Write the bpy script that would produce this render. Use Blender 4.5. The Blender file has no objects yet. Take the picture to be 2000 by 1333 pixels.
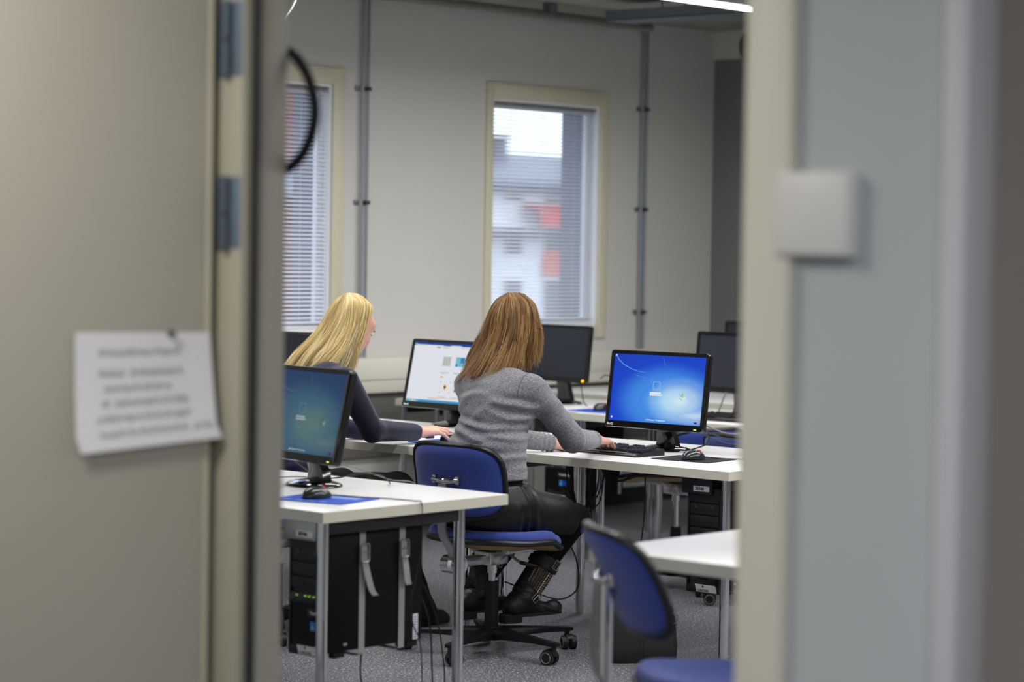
import bpy, bmesh, math, random
import numpy as np
from mathutils import Matrix, Vector, Euler

random.seed(7)
RNG = np.random.default_rng(11)
SC = bpy.context.scene
COL = SC.collection
PI = math.pi
R = math.radians

# ------------------------------------------------------------------ camera
# world axes: X runs along the window wall away from the doorway, Y runs towards the window wall, Z up
CAM_H = 1.53
cam_data = bpy.data.cameras.new('camera')
cam = bpy.data.objects.new('camera', cam_data)
COL.objects.link(cam)
_az, _pt, _rl = R(41.65), R(2.256), R(0.945)
_f0 = Vector((math.cos(_az), math.sin(_az), 0))
_rt = Vector((math.sin(_az), -math.cos(_az), 0))
_fw = _f0 * math.cos(_pt) - Vector((0, 0, 1)) * math.sin(_pt)
_up = _rt.cross(_fw)
_rt2 = _rt * math.cos(_rl) + _up * math.sin(_rl)
_up2 = _up * math.cos(_rl) - _rt * math.sin(_rl)
_m = Matrix((_rt2, _up2, -_fw)).transposed().to_4x4()
_m.translation = (0, 0, CAM_H)
cam.matrix_world = _m
cam_data.sensor_width = 36
cam_data.lens = 85
cam_data.clip_end = 400
cam_data.clip_start = 0.1
cam_data.dof.use_dof = True
cam_data.dof.focus_distance = 9.15
cam_data.dof.aperture_fstop = 2.1
SC.camera = cam

# ------------------------------------------------------------------ sky, lamps, exposure
SC.view_settings.view_transform = 'Standard'
SC.view_settings.look = 'None'
SC.view_settings.gamma = 1
SC.view_settings.use_curve_mapping = False
SC.view_settings.exposure = 0.0
SC.cycles.use_denoising = True
SC.cycles.sample_clamp_indirect = 6.0
SC.cycles.caustics_reflective = False
SC.cycles.caustics_refractive = False

world = bpy.data.worlds.new('overcast_sky')
SC.world = world
world.use_nodes = True
_wn = world.node_tree
_bg = _wn.nodes['Background']
_bg.inputs['Color'].default_value = (0.80, 0.87, 1.0, 1)
_bg.inputs['Strength'].default_value = 2.3

def area_lamp(name, loc, sx, sy, power, col=(1, 1, 1), rot=(0, 0, 0), spread=180):
    d = bpy.data.lights.new(name, 'AREA')
    d.shape = 'RECTANGLE'
    d.size, d.size_y = sx, sy
    d.energy = power
    d.color = col
    d.spread = R(spread)
    o = bpy.data.objects.new(name, d)
    COL.objects.link(o)
    o.location = loc
    o.rotation_euler = rot
    return o

# fluorescent rows under the classroom ceiling (their housings are built below)
LAMP_ROWS = [7.2, 4.9, 2.6, 0.6]
for _y in LAMP_ROWS:
    area_lamp('tube_row_light', (7.9, _y, 2.70), 6.0, 0.10, 84, (1.0, 0.985, 0.965), spread=170)
# corridor ceiling lamps
area_lamp('corridor_lamp_light', (1.9, 3.5, 2.58), 1.2, 0.35, 31, (1.0, 0.97, 0.91))
area_lamp('corridor_lamp_light', (1.2, 0.6, 2.58), 1.2, 0.35, 66, (0.98, 0.99, 1.0))
# ------------------------------------------------------------------ material helpers
MATS = {}

def mat(name, col, rough=0.5, metal=0.0, spec=0.5, noise=None, bump=None, coat=0.0, sheen=0.0, emit=None):
    """procedural principled material; noise=(scale, amount), bump=(scale, strength)"""
    if name in MATS:
        return MATS[name]
    m = bpy.data.materials.new(name)
    m.use_nodes = True
    nt = m.node_tree
    b = nt.nodes['Principled BSDF']
    b.inputs['Base Color'].default_value = (*col, 1)
    b.inputs['Roughness'].default_value = rough
    b.inputs['Metallic'].default_value = metal
    b.inputs['Specular IOR Level'].default_value = spec
    b.inputs['Coat Weight'].default_value = coat
    b.inputs['Sheen Weight'].default_value = sheen
    tc = nt.nodes.new('ShaderNodeTexCoord')
    if noise:
        n = nt.nodes.new('ShaderNodeTexNoise')
        n.inputs['Scale'].default_value = noise[0]
        n.inputs['Detail'].default_value = 6
        nt.links.new(tc.outputs['Object'], n.inputs['Vector'])
        mx = nt.nodes.new('ShaderNodeMix')
        mx.data_type = 'RGBA'
        a = noise[1]
        mx.inputs[6].default_value = (*[c * (1 - a) for c in col], 1)
        mx.inputs[7].default_value = (*[min(1, c * (1 + a)) for c in col], 1)
        nt.links.new(n.outputs['Fac'], mx.inputs[0])
        nt.links.new(mx.outputs[2], b.inputs['Base Color'])
    if bump:
        n2 = nt.nodes.new('ShaderNodeTexNoise')
        n2.inputs['Scale'].default_value = bump[0]
        n2.inputs['Detail'].default_value = 3
        nt.links.new(tc.outputs['Object'], n2.inputs['Vector'])
        bp = nt.nodes.new('ShaderNodeBump')
        bp.inputs['Strength'].default_value = bump[1]
        bp.inputs['Distance'].default_value = 0.004
        nt.links.new(n2.outputs['Fac'], bp.inputs['Height'])
        nt.links.new(bp.outputs['Normal'], b.inputs['Normal'])
    if emit:
        b.inputs['Emission Color'].default_value = (*emit[0], 1)
        b.inputs['Emission Strength'].default_value = emit[1]
    MATS[name] = m
    return m

def glow(name, col, strength):
    if name in MATS:
        return MATS[name]
    m = bpy.data.materials.new(name)
    m.use_nodes = True
    nt = m.node_tree
    nt.nodes.remove(nt.nodes['Principled BSDF'])
    e = nt.nodes.new('ShaderNodeEmission')
    e.inputs['Color'].default_value = (*col, 1)
    e.inputs['Strength'].default_value = strength
    nt.links.new(e.outputs[0], nt.nodes['Material Output'].inputs['Surface'])
    MATS[name] = m
    return m

def srgb(r, g, b):
    f = lambda c: (c / 255 / 12.92) if c <= 10 else (((c / 255) + 0.055) / 1.055) ** 2.4
    return (f(r), f(g), f(b))

def floor_material():
    m = mat('speckled_vinyl', srgb(112, 113, 120), 0.42, spec=0.4)
    nt = m.node_tree
    b = nt.nodes['Principled BSDF']
    tc = nt.nodes.new('ShaderNodeTexCoord')
    last = None
    n = nt.nodes.new('ShaderNodeTexNoise')
    n.inputs['Scale'].default_value = 40
    n.inputs['Detail'].default_value = 5
    nt.links.new(tc.outputs['Object'], n.inputs['Vector'])
    mx = nt.nodes.new('ShaderNodeMix'); mx.data_type = 'RGBA'
    mx.inputs[6].default_value = (*srgb(90, 91, 98), 1)
    mx.inputs[7].default_value = (*srgb(118, 120, 128), 1)
    nt.links.new(n.outputs['Fac'], mx.inputs[0])
    last = mx.outputs[2]
    for sc, th, col, off in ((56, 0.125, srgb(225, 224, 222), 0), (100, 0.11, srgb(205, 205, 206), 3.3), (55, 0.13, srgb(46, 46, 52), 7.7), (85, 0.12, srgb(60, 60, 66), 5.1)):
        mp = nt.nodes.new('ShaderNodeMapping')
        mp.inputs['Location'].default_value = (off, off * 2, 0)
        nt.links.new(tc.outputs['Object'], mp.inputs['Vector'])
        nz = nt.nodes.new('ShaderNodeTexNoise'); nz.inputs['Scale'].default_value = sc * 2.2
        nt.links.new(mp.outputs[0], nz.inputs['Vector'])
        ad = nt.nodes.new('ShaderNodeMix'); ad.data_type = 'VECTOR'
        ad.inputs[0].default_value = 0.012
        nt.links.new(mp.outputs[0], ad.inputs[4]); nt.links.new(nz.outputs['Color'], ad.inputs[5])
        v = nt.nodes.new('ShaderNodeTexVoronoi')
        v.voronoi_dimensions = '2D'
        v.inputs['Scale'].default_value = sc
        nt.links.new(ad.outputs[1], v.inputs['Vector'])
        lt = nt.nodes.new('ShaderNodeMath'); lt.operation = 'LESS_THAN'
        lt.inputs[1].default_value = th
        nt.links.new(v.outputs['Distance'], lt.inputs[0])
        m2 = nt.nodes.new('ShaderNodeMix'); m2.data_type = 'RGBA'
        nt.links.new(lt.outputs[0], m2.inputs[0])
        nt.links.new(last, m2.inputs[6])
        m2.inputs[7].default_value = (*col, 1)
        last = m2.outputs[2]
    nt.links.new(last, b.inputs['Base Color'])
    return m

def pane_material():
    """window pane: clear with the usual fresnel reflection"""
    m = bpy.data.materials.new('window_pane_glass')
    m.use_nodes = True
    nt = m.node_tree
    nt.nodes.remove(nt.nodes['Principled BSDF'])
    t = nt.nodes.new('ShaderNodeBsdfTransparent')
    t.inputs['Color'].default_value = (0.93, 0.96, 0.97, 1)
    g = nt.nodes.new('ShaderNodeBsdfGlossy')
    g.inputs['Roughness'].default_value = 0.02
    fr = nt.nodes.new('ShaderNodeLayerWeight')
    fr.inputs['Blend'].default_value = 0.12
    mx = nt.nodes.new('ShaderNodeMixShader')
    pw = nt.nodes.new('ShaderNodeMath'); pw.operation = 'POWER'; pw.inputs[1].default_value = 2.0
    nt.links.new(fr.outputs['Facing'], pw.inputs[0])
    nt.links.new(pw.outputs[0], mx.inputs[0])
    nt.links.new(t.outputs[0], mx.inputs[1])
    nt.links.new(g.outputs[0], mx.inputs[2])
    nt.links.new(mx.outputs[0], nt.nodes['Material Output'].inputs['Surface'])
    return m

# ------------------------------------------------------------------ mesh helpers
class MB:
    """collects shapes into one mesh"""
    def __init__(self):
        self.v, self.f, self.mi, self.sm = [], [], [], []
        self.cur = 0
    def add(self, vs, fs, smooth=True, M=None):
        n = len(self.v)
        if M is not None:
            vs = [M @ Vector(p) for p in vs]
        self.v += [tuple(p) for p in vs]
        for f in fs:
            self.f.append([i + n for i in f]); self.mi.append(self.cur); self.sm.append(smooth)
        return self
    def box(self, lo, hi, bev=0.0, M=None, seg=2):
        x0, y0, z0 = lo; x1, y1, z1 = hi
        vs = [(x0, y0, z0), (x1, y0, z0), (x1, y1, z0), (x0, y1, z0), (x0, y0, z1), (x1, y0, z1), (x1, y1, z1), (x0, y1, z1)]
        fs = [(0, 3, 2, 1), (4, 5, 6, 7), (0, 1, 5, 4), (1, 2, 6, 5), (2, 3, 7, 6), (3, 0, 4, 7)]
        if bev <= 0:
            return self.add(vs, fs, False, M)
        bm = bmesh.new()
        bv = [bm.verts.new(p) for p in vs]
        for f in fs:
            bm.faces.new([bv[i] for i in f])
        bmesh.ops.bevel(bm, geom=bm.edges[:], offset=bev, segments=seg, affect='EDGES', profile=0.5)
        bm.verts.index_update()
        self.add([p.co[:] for p in bm.verts], [[q.index for q in f.verts] for f in bm.faces], True, M)
        bm.free()
        return self
    def cyl(self, p0, p1, r0, r1=None, seg=16, caps=True, M=None):
        r1 = r0 if r1 is None else r1
        p0, p1 = Vector(p0), Vector(p1)
        d = (p1 - p0).normalized()
        a = d.orthogonal().normalized(); b = d.cross(a)
        vs, fs = [], []
        for p, r in ((p0, r0), (p1, r1)):
            for k in range(seg):
                t = 2 * PI * k / seg
                vs.append(p + (a * math.cos(t) + b * math.sin(t)) * r)
        for k in range(seg):
            fs.append((k, (k + 1) % seg, seg + (k + 1) % seg, seg + k))
        self.add(vs, fs, True, M)
        if caps:
            self.add(vs[:seg], [list(range(seg))[::-1]], False, M)
            self.add(vs[seg:], [list(range(seg))], False, M)
        return self
    def tube(self, pts, r, seg=8, M=None, closed=False):
        pts = [Vector(p) for p in pts]
        n = len(pts)
        rr = r if hasattr(r, '__len__') else [r] * n
        vs, fs = [], []
        prev = None
        for i, p in enumerate(pts):
            if closed:
                d = (pts[(i + 1) % n] - pts[i - 1]).normalized()
            else:
                d = (pts[min(i + 1, n - 1)] - pts[max(i - 1, 0)]).normalized()
            if prev is None:
                a = d.orthogonal().normalized()
            else:
                a = (prev - d * prev.dot(d)).normalized()
            prev = a
            b = d.cross(a)
            for k in range(seg):
                t = 2 * PI * k / seg
                vs.append(p + (a * math.cos(t) + b * math.sin(t)) * rr[i])
        m = n if closed else n - 1
        for i in range(m):
            j = (i + 1) % n
            for k in range(seg):
                fs.append((i * seg + k, i * seg + (k + 1) % seg, j * seg + (k + 1) % seg, j * seg + k))
        self.add(vs, fs, True, M)
        if not closed:
            self.add(vs[:seg], [list(range(seg))[::-1]], False, M)
            self.add(vs[-seg:], [list(range(seg))], False, M)
        return self
    def lathe(self, prof, seg=24, M=None, sx=1.0, sy=1.0):
        vs, fs = [], []
        for r, z in prof:
            for k in range(seg):
                t = 2 * PI * k / seg
                vs.append((r * sx * math.cos(t), r * sy * math.sin(t), z))
        for i in range(len(prof) - 1):
            for k in range(seg):
                fs.append((i * seg + k, i * seg + (k + 1) % seg, (i + 1) * seg + (k + 1) % seg, (i + 1) * seg + k))
        fs.append(list(range(seg))[::-1])
        n = (len(prof) - 1) * seg
        fs.append([n + k for k in range(seg)])
        return self.add(vs, fs, True, M)
    def prism(self, outline, thick, M=None, smooth=False):
        """outline in local XY, extruded 0..thick along local Z"""
        n = len(outline)
        vs = [(x, y, 0) for x, y in outline] + [(x, y, thick) for x, y in outline]
        self.add(vs, [list(range(n))[::-1], [n + k for k in range(n)]], False, M)
        self.add(vs, [(k, (k + 1) % n, n + (k + 1) % n, n + k) for k in range(n)], smooth, M)
        return self
    def grid(self, P, thick=None, M=None, close=False):
        """P[i][j] grid of points; thick: list of offset grid for a solid sheet"""
        ni, nj = len(P), len(P[0])
        vs = [p for row in P for p in row]
        fs = []
        for i in range(ni - 1):
            for j in range(nj - 1):
                fs.append((i * nj + j, (i + 1) * nj + j, (i + 1) * nj + j + 1, i * nj + j + 1))
        if thick is None:
            return self.add(vs, fs, True, M)
        n = len(vs)
        vs2 = vs + [p for row in thick for p in row]
        fs2 = fs + [tuple(n + q for q in f[::-1]) for f in fs]
        rim = [(0, j) for j in range(nj)] + [(i, nj - 1) for i in range(1, ni)] + [(ni - 1, j) for j in range(nj - 2, -1, -1)] + [(i, 0) for i in range(ni - 2, 0, -1)]
        ids = [i * nj + j for i, j in rim]
        for k in range(len(ids)):
            a, b = ids[k], ids[(k + 1) % len(ids)]
            fs2.append((a, b, n + b, n + a))
        return self.add(vs2, fs2, True, M)
    def build(self, name, mats, parent=None, angle=40, loc=None):
        me = bpy.data.meshes.new(name)
        me.from_pydata(self.v, [], self.f)
        for m in (mats if isinstance(mats, (list, tuple)) else [mats]):
            me.materials.append(m)
        me.polygons.foreach_set('material_index', self.mi)
        me.polygons.foreach_set('use_smooth', self.sm)
        me.update()
        bm = bmesh.new(); bm.from_mesh(me)
        bmesh.ops.remove_doubles(bm, verts=bm.verts[:], dist=1e-6)
        bmesh.ops.recalc_face_normals(bm, faces=bm.faces[:])
        bm.to_mesh(me); bm.free()
        me.set_sharp_from_angle(angle=R(angle))
        return link(name, me, parent, loc)

def link(name, me, parent=None, loc=None):
    o = bpy.data.objects.new(name, me)
    COL.objects.link(o)
    if parent is not None:
        o.parent = parent
    if loc is not None:
        o.location = loc
    return o

def np_mesh(name, V, F, mats, parent=None, loc=None, smooth=True):
    me = bpy.data.meshes.new(name)
    V = np.asarray(V, np.float32); F = np.asarray(F, np.int32)
    k = F.shape[1]
    me.vertices.add(len(V)); me.vertices.foreach_set('co', V.ravel())
    me.loops.add(F.size); me.loops.foreach_set('vertex_index', F.ravel())
    me.polygons.add(len(F))
    me.polygons.foreach_set('loop_start', np.arange(0, F.size, k, dtype=np.int32))
    me.polygons.foreach_set('use_smooth', np.full(len(F), smooth))
    for m in (mats if isinstance(mats, (list, tuple)) else [mats]):
        me.materials.append(m)
    me.update(calc_edges=True); me.validate()
    return link(name, me, parent, loc)

def thing(name, label, cat, loc=(0, 0, 0), rz=0.0, group=None):
    o = bpy.data.objects.new(name, None)
    COL.objects.link(o)
    o.empty_display_size = 0.1
    o.location = loc
    o.rotation_euler = (0, 0, rz)
    return tag(o, label, cat, group)

def tag(o, label, cat, group=None):
    o['label'] = label; o['category'] = cat
    if group:
        o['group'] = group
    return o

def structure(o):
    o['kind'] = 'structure'
    return o

def dup(root, loc=None, rz=None, label=None, group=None):
    """a copy of a thing with its parts and sub-parts (mesh data shared)"""
    def rec(o, parent):
        c = o.copy(); COL.objects.link(c)
        c.parent = parent
        for ch in [q for q in bpy.data.objects if q.parent == o]:
            rec(ch, c)
        return c
    r = rec(root, None)
    if loc is not None: r.location = loc
    if rz is not None: r.rotation_euler = (0, 0, rz)
    if label: r['label'] = label
    if group: r['group'] = group
    return r

def catmull(pts, n=8):
    pts = [Vector(p) for p in pts]
    P = [pts[0] * 2 - pts[1]] + pts + [pts[-1] * 2 - pts[-2]]
    out = []
    for i in range(1, len(P) - 2):
        a, b, c, d = P[i - 1], P[i], P[i + 1], P[i + 2]
        for k in range(n):
            t = k / n
            out.append(0.5 * ((2 * b) + (c - a) * t + (2 * a - 5 * b + 4 * c - d) * t * t + (3 * b - 3 * c + d - a) * t ** 3))
    out.append(pts[-1])
    return out

def cable(name, label, pts, r=0.0025, m=None, parent=None, n=8, cat='cable'):
    o = MB().tube(catmull(pts, n), r, 6).build(name, m or M_CABLE, parent)
    if parent is None:
        tag(o, label, cat)
    return o

def text_mesh(name, body, size, m, parent, M, thick=0.0004, bold=0.0, align='LEFT'):
    """flat lettering as a mesh; M places local XY (x right, y up) in the parent's space"""
    cu = bpy.data.curves.new(name, 'FONT')
    cu.body = body; cu.size = size; cu.extrude = thick; cu.offset = bold
    cu.align_x = align
    cu.resolution_u = 2
    t = bpy.data.objects.new(name, cu)
    COL.objects.link(t)
    dg = bpy.context.evaluated_depsgraph_get()
    me = bpy.data.meshes.new_from_object(t.evaluated_get(dg))
    bpy.data.objects.remove(t); bpy.data.curves.remove(cu)
    me.materials.clear(); me.materials.append(m)
    me.transform(M)
    me.name = name
    return link(name, me, parent)

def rounded_rect(w, h, r, seg=5):
    out = []
    for cx, cy, a0 in ((w / 2 - r, h / 2 - r, 0), (-w / 2 + r, h / 2 - r, 90), (-w / 2 + r, -h / 2 + r, 180), (w / 2 - r, -h / 2 + r, 270)):
        for k in range(seg + 1):
            a = R(a0 + 90 * k / seg)
            out.append((cx + r * math.cos(a), cy + r * math.sin(a)))
    return out

def frame_M(origin, xaxis, yaxis):
    x, y = Vector(xaxis).normalized(), Vector(yaxis).normalized()
    z = x.cross(y)
    m = Matrix((x, y, z)).transposed().to_4x4()
    m.translation = origin
    return m

# shared materials
M_CABLE = mat('black_cable_rubber', srgb(20, 20, 22), 0.45)
M_GREYCABLE = mat('grey_cable_rubber', srgb(120, 118, 112), 0.5)
M_CHROME = mat('chrome', (0.66, 0.66, 0.68), 0.07, 1.0)
M_STEEL = mat('brushed_steel', (0.42, 0.42, 0.43), 0.33, 1.0, noise=(60, 0.15))
M_BLACKPL = mat('black_plastic', srgb(12, 12, 14), 0.42, spec=0.35, bump=(600, 0.15))
M_PIANO = mat('piano_black_plastic', srgb(8, 8, 10), 0.08, coat=0.5)
M_DARKGREY = mat('dark_grey_plastic', srgb(52, 53, 56), 0.4)
M_WALL = mat('wall_paint_white', srgb(208, 207, 202), 0.75, noise=(3, 0.015), bump=(260, 0.06))
M_CREAM = mat('cream_painted_trim', srgb(214, 210, 186), 0.45)
M_WHITEPL = mat('white_plastic', srgb(226, 226, 224), 0.4)
M_WHITE_PRINT = mat('white_print', srgb(215, 215, 215), 0.6)
M_PAPER = mat('white_paper', srgb(232, 231, 235), 0.8, noise=(20, 0.02))
M_DARKPRINT = mat('dark_print', srgb(40, 42, 46), 0.7)
M_GALV = mat('galvanised_steel', srgb(128, 138, 146), 0.42, 0.75, noise=(35, 0.2))
# ------------------------------------------------------------------ the setting
WY = 9.06      # window wall
WX = 12.03     # far wall
DX = 3.39      # corridor face of the doorway wall
CEIL = 2.87
def S(name, m, *boxes, bev=0.0):
    b = MB()
    for lo, hi in boxes:
        b.box(lo, hi, bev)
    return structure(b.build(name, m))

S('floor', floor_material(), ((-2.5, -3.0, -0.12), (WX + 0.3, WY + 0.3, 0.0)))
S('ceiling', mat('concrete_ceiling', srgb(150, 148, 142), 0.9, noise=(4, 0.12), bump=(40, 0.2)), ((DX + 0.09, -3.0, CEIL), (WX + 0.3, WY + 0.3, CEIL + 0.15)))
S('ceiling_corridor', mat('corridor_ceiling', srgb(190, 188, 182), 0.9, noise=(6, 0.05)), ((-2.5, -3.0, 2.62), (DX, WY + 0.3, 2.80)))

WIN = [(7.815, 8.755), (9.99, 10.925)]
WZ0, WZ1 = 1.07, 2.35
x_edges = [DX + 0.09] + [e for w in WIN for e in w] + [WX + 0.3]
wb = []
for i in range(0, len(x_edges), 2):
    wb.append(((x_edges[i], WY, 0), (x_edges[i + 1], WY + 0.26, CEIL)))
for a, b in WIN:
    wb.append(((a, WY, 0), (b, WY + 0.26, WZ0)))
    wb.append(((a, WY, WZ1), (b, WY + 0.26, CEIL)))
S('wall_left', M_WALL, *wb)
M_FARWALL = mat('far_wall_grey_paint', srgb(122, 125, 125), 0.8, noise=(3, 0.02), bump=(260, 0.06))
S('wall_back', M_FARWALL, ((WX, -3.0, 0), (WX + 0.3, WY, CEIL - 0.17)))
S('trim_1', M_WALL, ((WX - 0.015, -3.0, CEIL - 0.17), (WX + 0.3, WY, CEIL)))
S('wall_right', M_WALL, ((DX + 0.09, -3.3, 0), (WX + 0.3, -3.0, CEIL)))
# doorway wall: left of the opening, above it, and right of it
JL, JR = 3.75, 2.47
M_CORR = mat('corridor_wall_paint', srgb(186, 192, 195), 0.7, noise=(3, 0.015), bump=(260, 0.06))
S('wall_front', M_CORR, ((DX, JL + 0.09, 0), (DX + 0.098, WY + 0.3, CEIL)), ((DX, JR - 0.09, 2.40), (DX + 0.098, JL + 0.09, CEIL)),
  ((DX, 2.07, 0), (DX + 0.098, JR - 0.09, CEIL)))
M_DARKWALL = mat('dark_brown_grey_panel', srgb(146, 139, 133), 0.6, noise=(5, 0.05))
S('wall_front_recess', M_DARKWALL, ((DX + 0.06, -3.0, 0), (DX + 0.13, 2.07, CEIL)))
M_STRIP = mat('pale_lilac_lit_return', srgb(206, 206, 212), 0.5)  # side return of the wall; corridor light put into a paler colour
S('trim_2', M_STRIP, ((DX - 0.035, 2.025, 0), (DX + 0.06, 2.07, 2.62)), bev=0.004)
S('wall_corridor', M_CORR, ((-2.5, WY, 0), (DX, WY + 0.3, 2.8)), ((-2.8, -3.0, 0), (-2.5, WY, 2.8)), ((-2.5, -3.3, 0), (DX, -3.0, 2.8)))
S('baseboard_left', mat('dark_vinyl_skirting', srgb(38, 38, 40), 0.5), ((DX + 0.13, WY - 0.012, 0), (WX, WY, 0.10)))
S('baseboard_back', MATS['dark_vinyl_skirting'], ((WX - 0.012, -3.0, 0), (WX, WY - 0.012, 0.10)))

# door frame (jambs, architrave) and the open door leaf
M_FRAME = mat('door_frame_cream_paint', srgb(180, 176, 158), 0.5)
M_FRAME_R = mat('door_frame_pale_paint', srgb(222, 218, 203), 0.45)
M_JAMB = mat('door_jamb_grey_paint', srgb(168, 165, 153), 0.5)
M_SEAL = mat('rubber_door_seal', srgb(44, 42, 44), 0.6)
fr = thing('door_1', 'cream door frame around the open doorway', 'door frame', (DX, (JL + JR) / 2, 0))
structure(fr); del fr['label']; del fr['category']
def fbox(name, m, lo, hi, bev=0.003):
    c = Vector((DX, (JL + JR) / 2, 0))
    return MB().box(Vector(lo) - c, Vector(hi) - c, bev).build(name, m, fr)
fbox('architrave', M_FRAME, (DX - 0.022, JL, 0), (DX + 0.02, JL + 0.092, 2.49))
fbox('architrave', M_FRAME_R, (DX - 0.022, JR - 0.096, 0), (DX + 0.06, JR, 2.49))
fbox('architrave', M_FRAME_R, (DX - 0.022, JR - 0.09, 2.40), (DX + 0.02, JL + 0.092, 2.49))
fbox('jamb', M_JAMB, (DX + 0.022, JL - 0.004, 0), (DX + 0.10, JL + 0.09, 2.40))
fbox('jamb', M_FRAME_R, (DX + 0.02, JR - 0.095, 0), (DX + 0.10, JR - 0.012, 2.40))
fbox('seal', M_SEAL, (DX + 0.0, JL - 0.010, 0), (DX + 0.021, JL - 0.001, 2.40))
fbox('strike_plate', M_FRAME_R, (DX + 0.0, JR, 0.86), (DX + 0.05, JR + 0.012, 1.62), 0.002)

HINGE = Vector((DX - 0.045, JL + 0.064, 0))
LEAF_DIR = Vector((-0.935, 0.345, 0)).normalized()
LEAF_N = Vector((-0.345, -0.935, 0)).normalized()    # side that faces the opening and the camera
M_DOOR = mat('door_leaf_beige_laminate', srgb(180, 176, 163), 0.5, noise=(5, 0.02))
dr = thing('door_2', 'open beige door leaf', 'door', HINGE, math.atan2(LEAF_DIR.y, LEAF_DIR.x))
structure(dr); del dr['label']; del dr['category']
# local: x along the leaf away from the hinge, y = thickness; the camera side is the local +y side (towards -X,-Y world)
MB().box((0.012, -0.048, 0.012), (1.20, 0.0, 2.38), 0.002).build('leaf', M_DOOR, dr)
MB().box((0.001, -0.046, 0.012), (0.012, 0.001, 2.38), 0.002).build('edge_strip', mat('leaf_edge_cream', srgb(206, 201, 178), 0.45), dr)
M_HINGE = mat('zinc_hinge_blue_grey', srgb(122, 140, 158), 0.4, 0.25)
M_HINGED = mat('zinc_hinge_knuckle', srgb(96, 110, 124), 0.4, 0.35)
for z0, z1 in ((1.872, 2.028), (1.515, 1.665)):
    h = MB().box((0, 0, z0), (0.032, 0.003, z1), 0.001).build('hinge', M_HINGE, None)
    h.parent = fr
    h.matrix_parent_inverse = Matrix.Identity(4)
    h.location = (-0.0235, JL - (JL + JR) / 2 + 0.003, 0)
    h.data.transform(Matrix(((0, 1, 0, 0), (1, 0, 0, 0), (0, 0, 1, 0), (0, 0, 0, 1))))
    h.data.flip_normals()
    k = MB().cyl((-0.012, 0.036, z0), (-0.012, 0.036, z0 + (z1 - z0) * 0.46), 0.0085, seg=14).cyl((-0.012, 0.036, z0 + (z1 - z0) * 0.5), (-0.012, 0.036, z1), 0.0085, seg=14)
    k.box((-0.006, 0.040, z0), (-0.001, 0.066, z1), 0.001)
    k.build('hinge_knuckle', M_HINGED, h)

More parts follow.
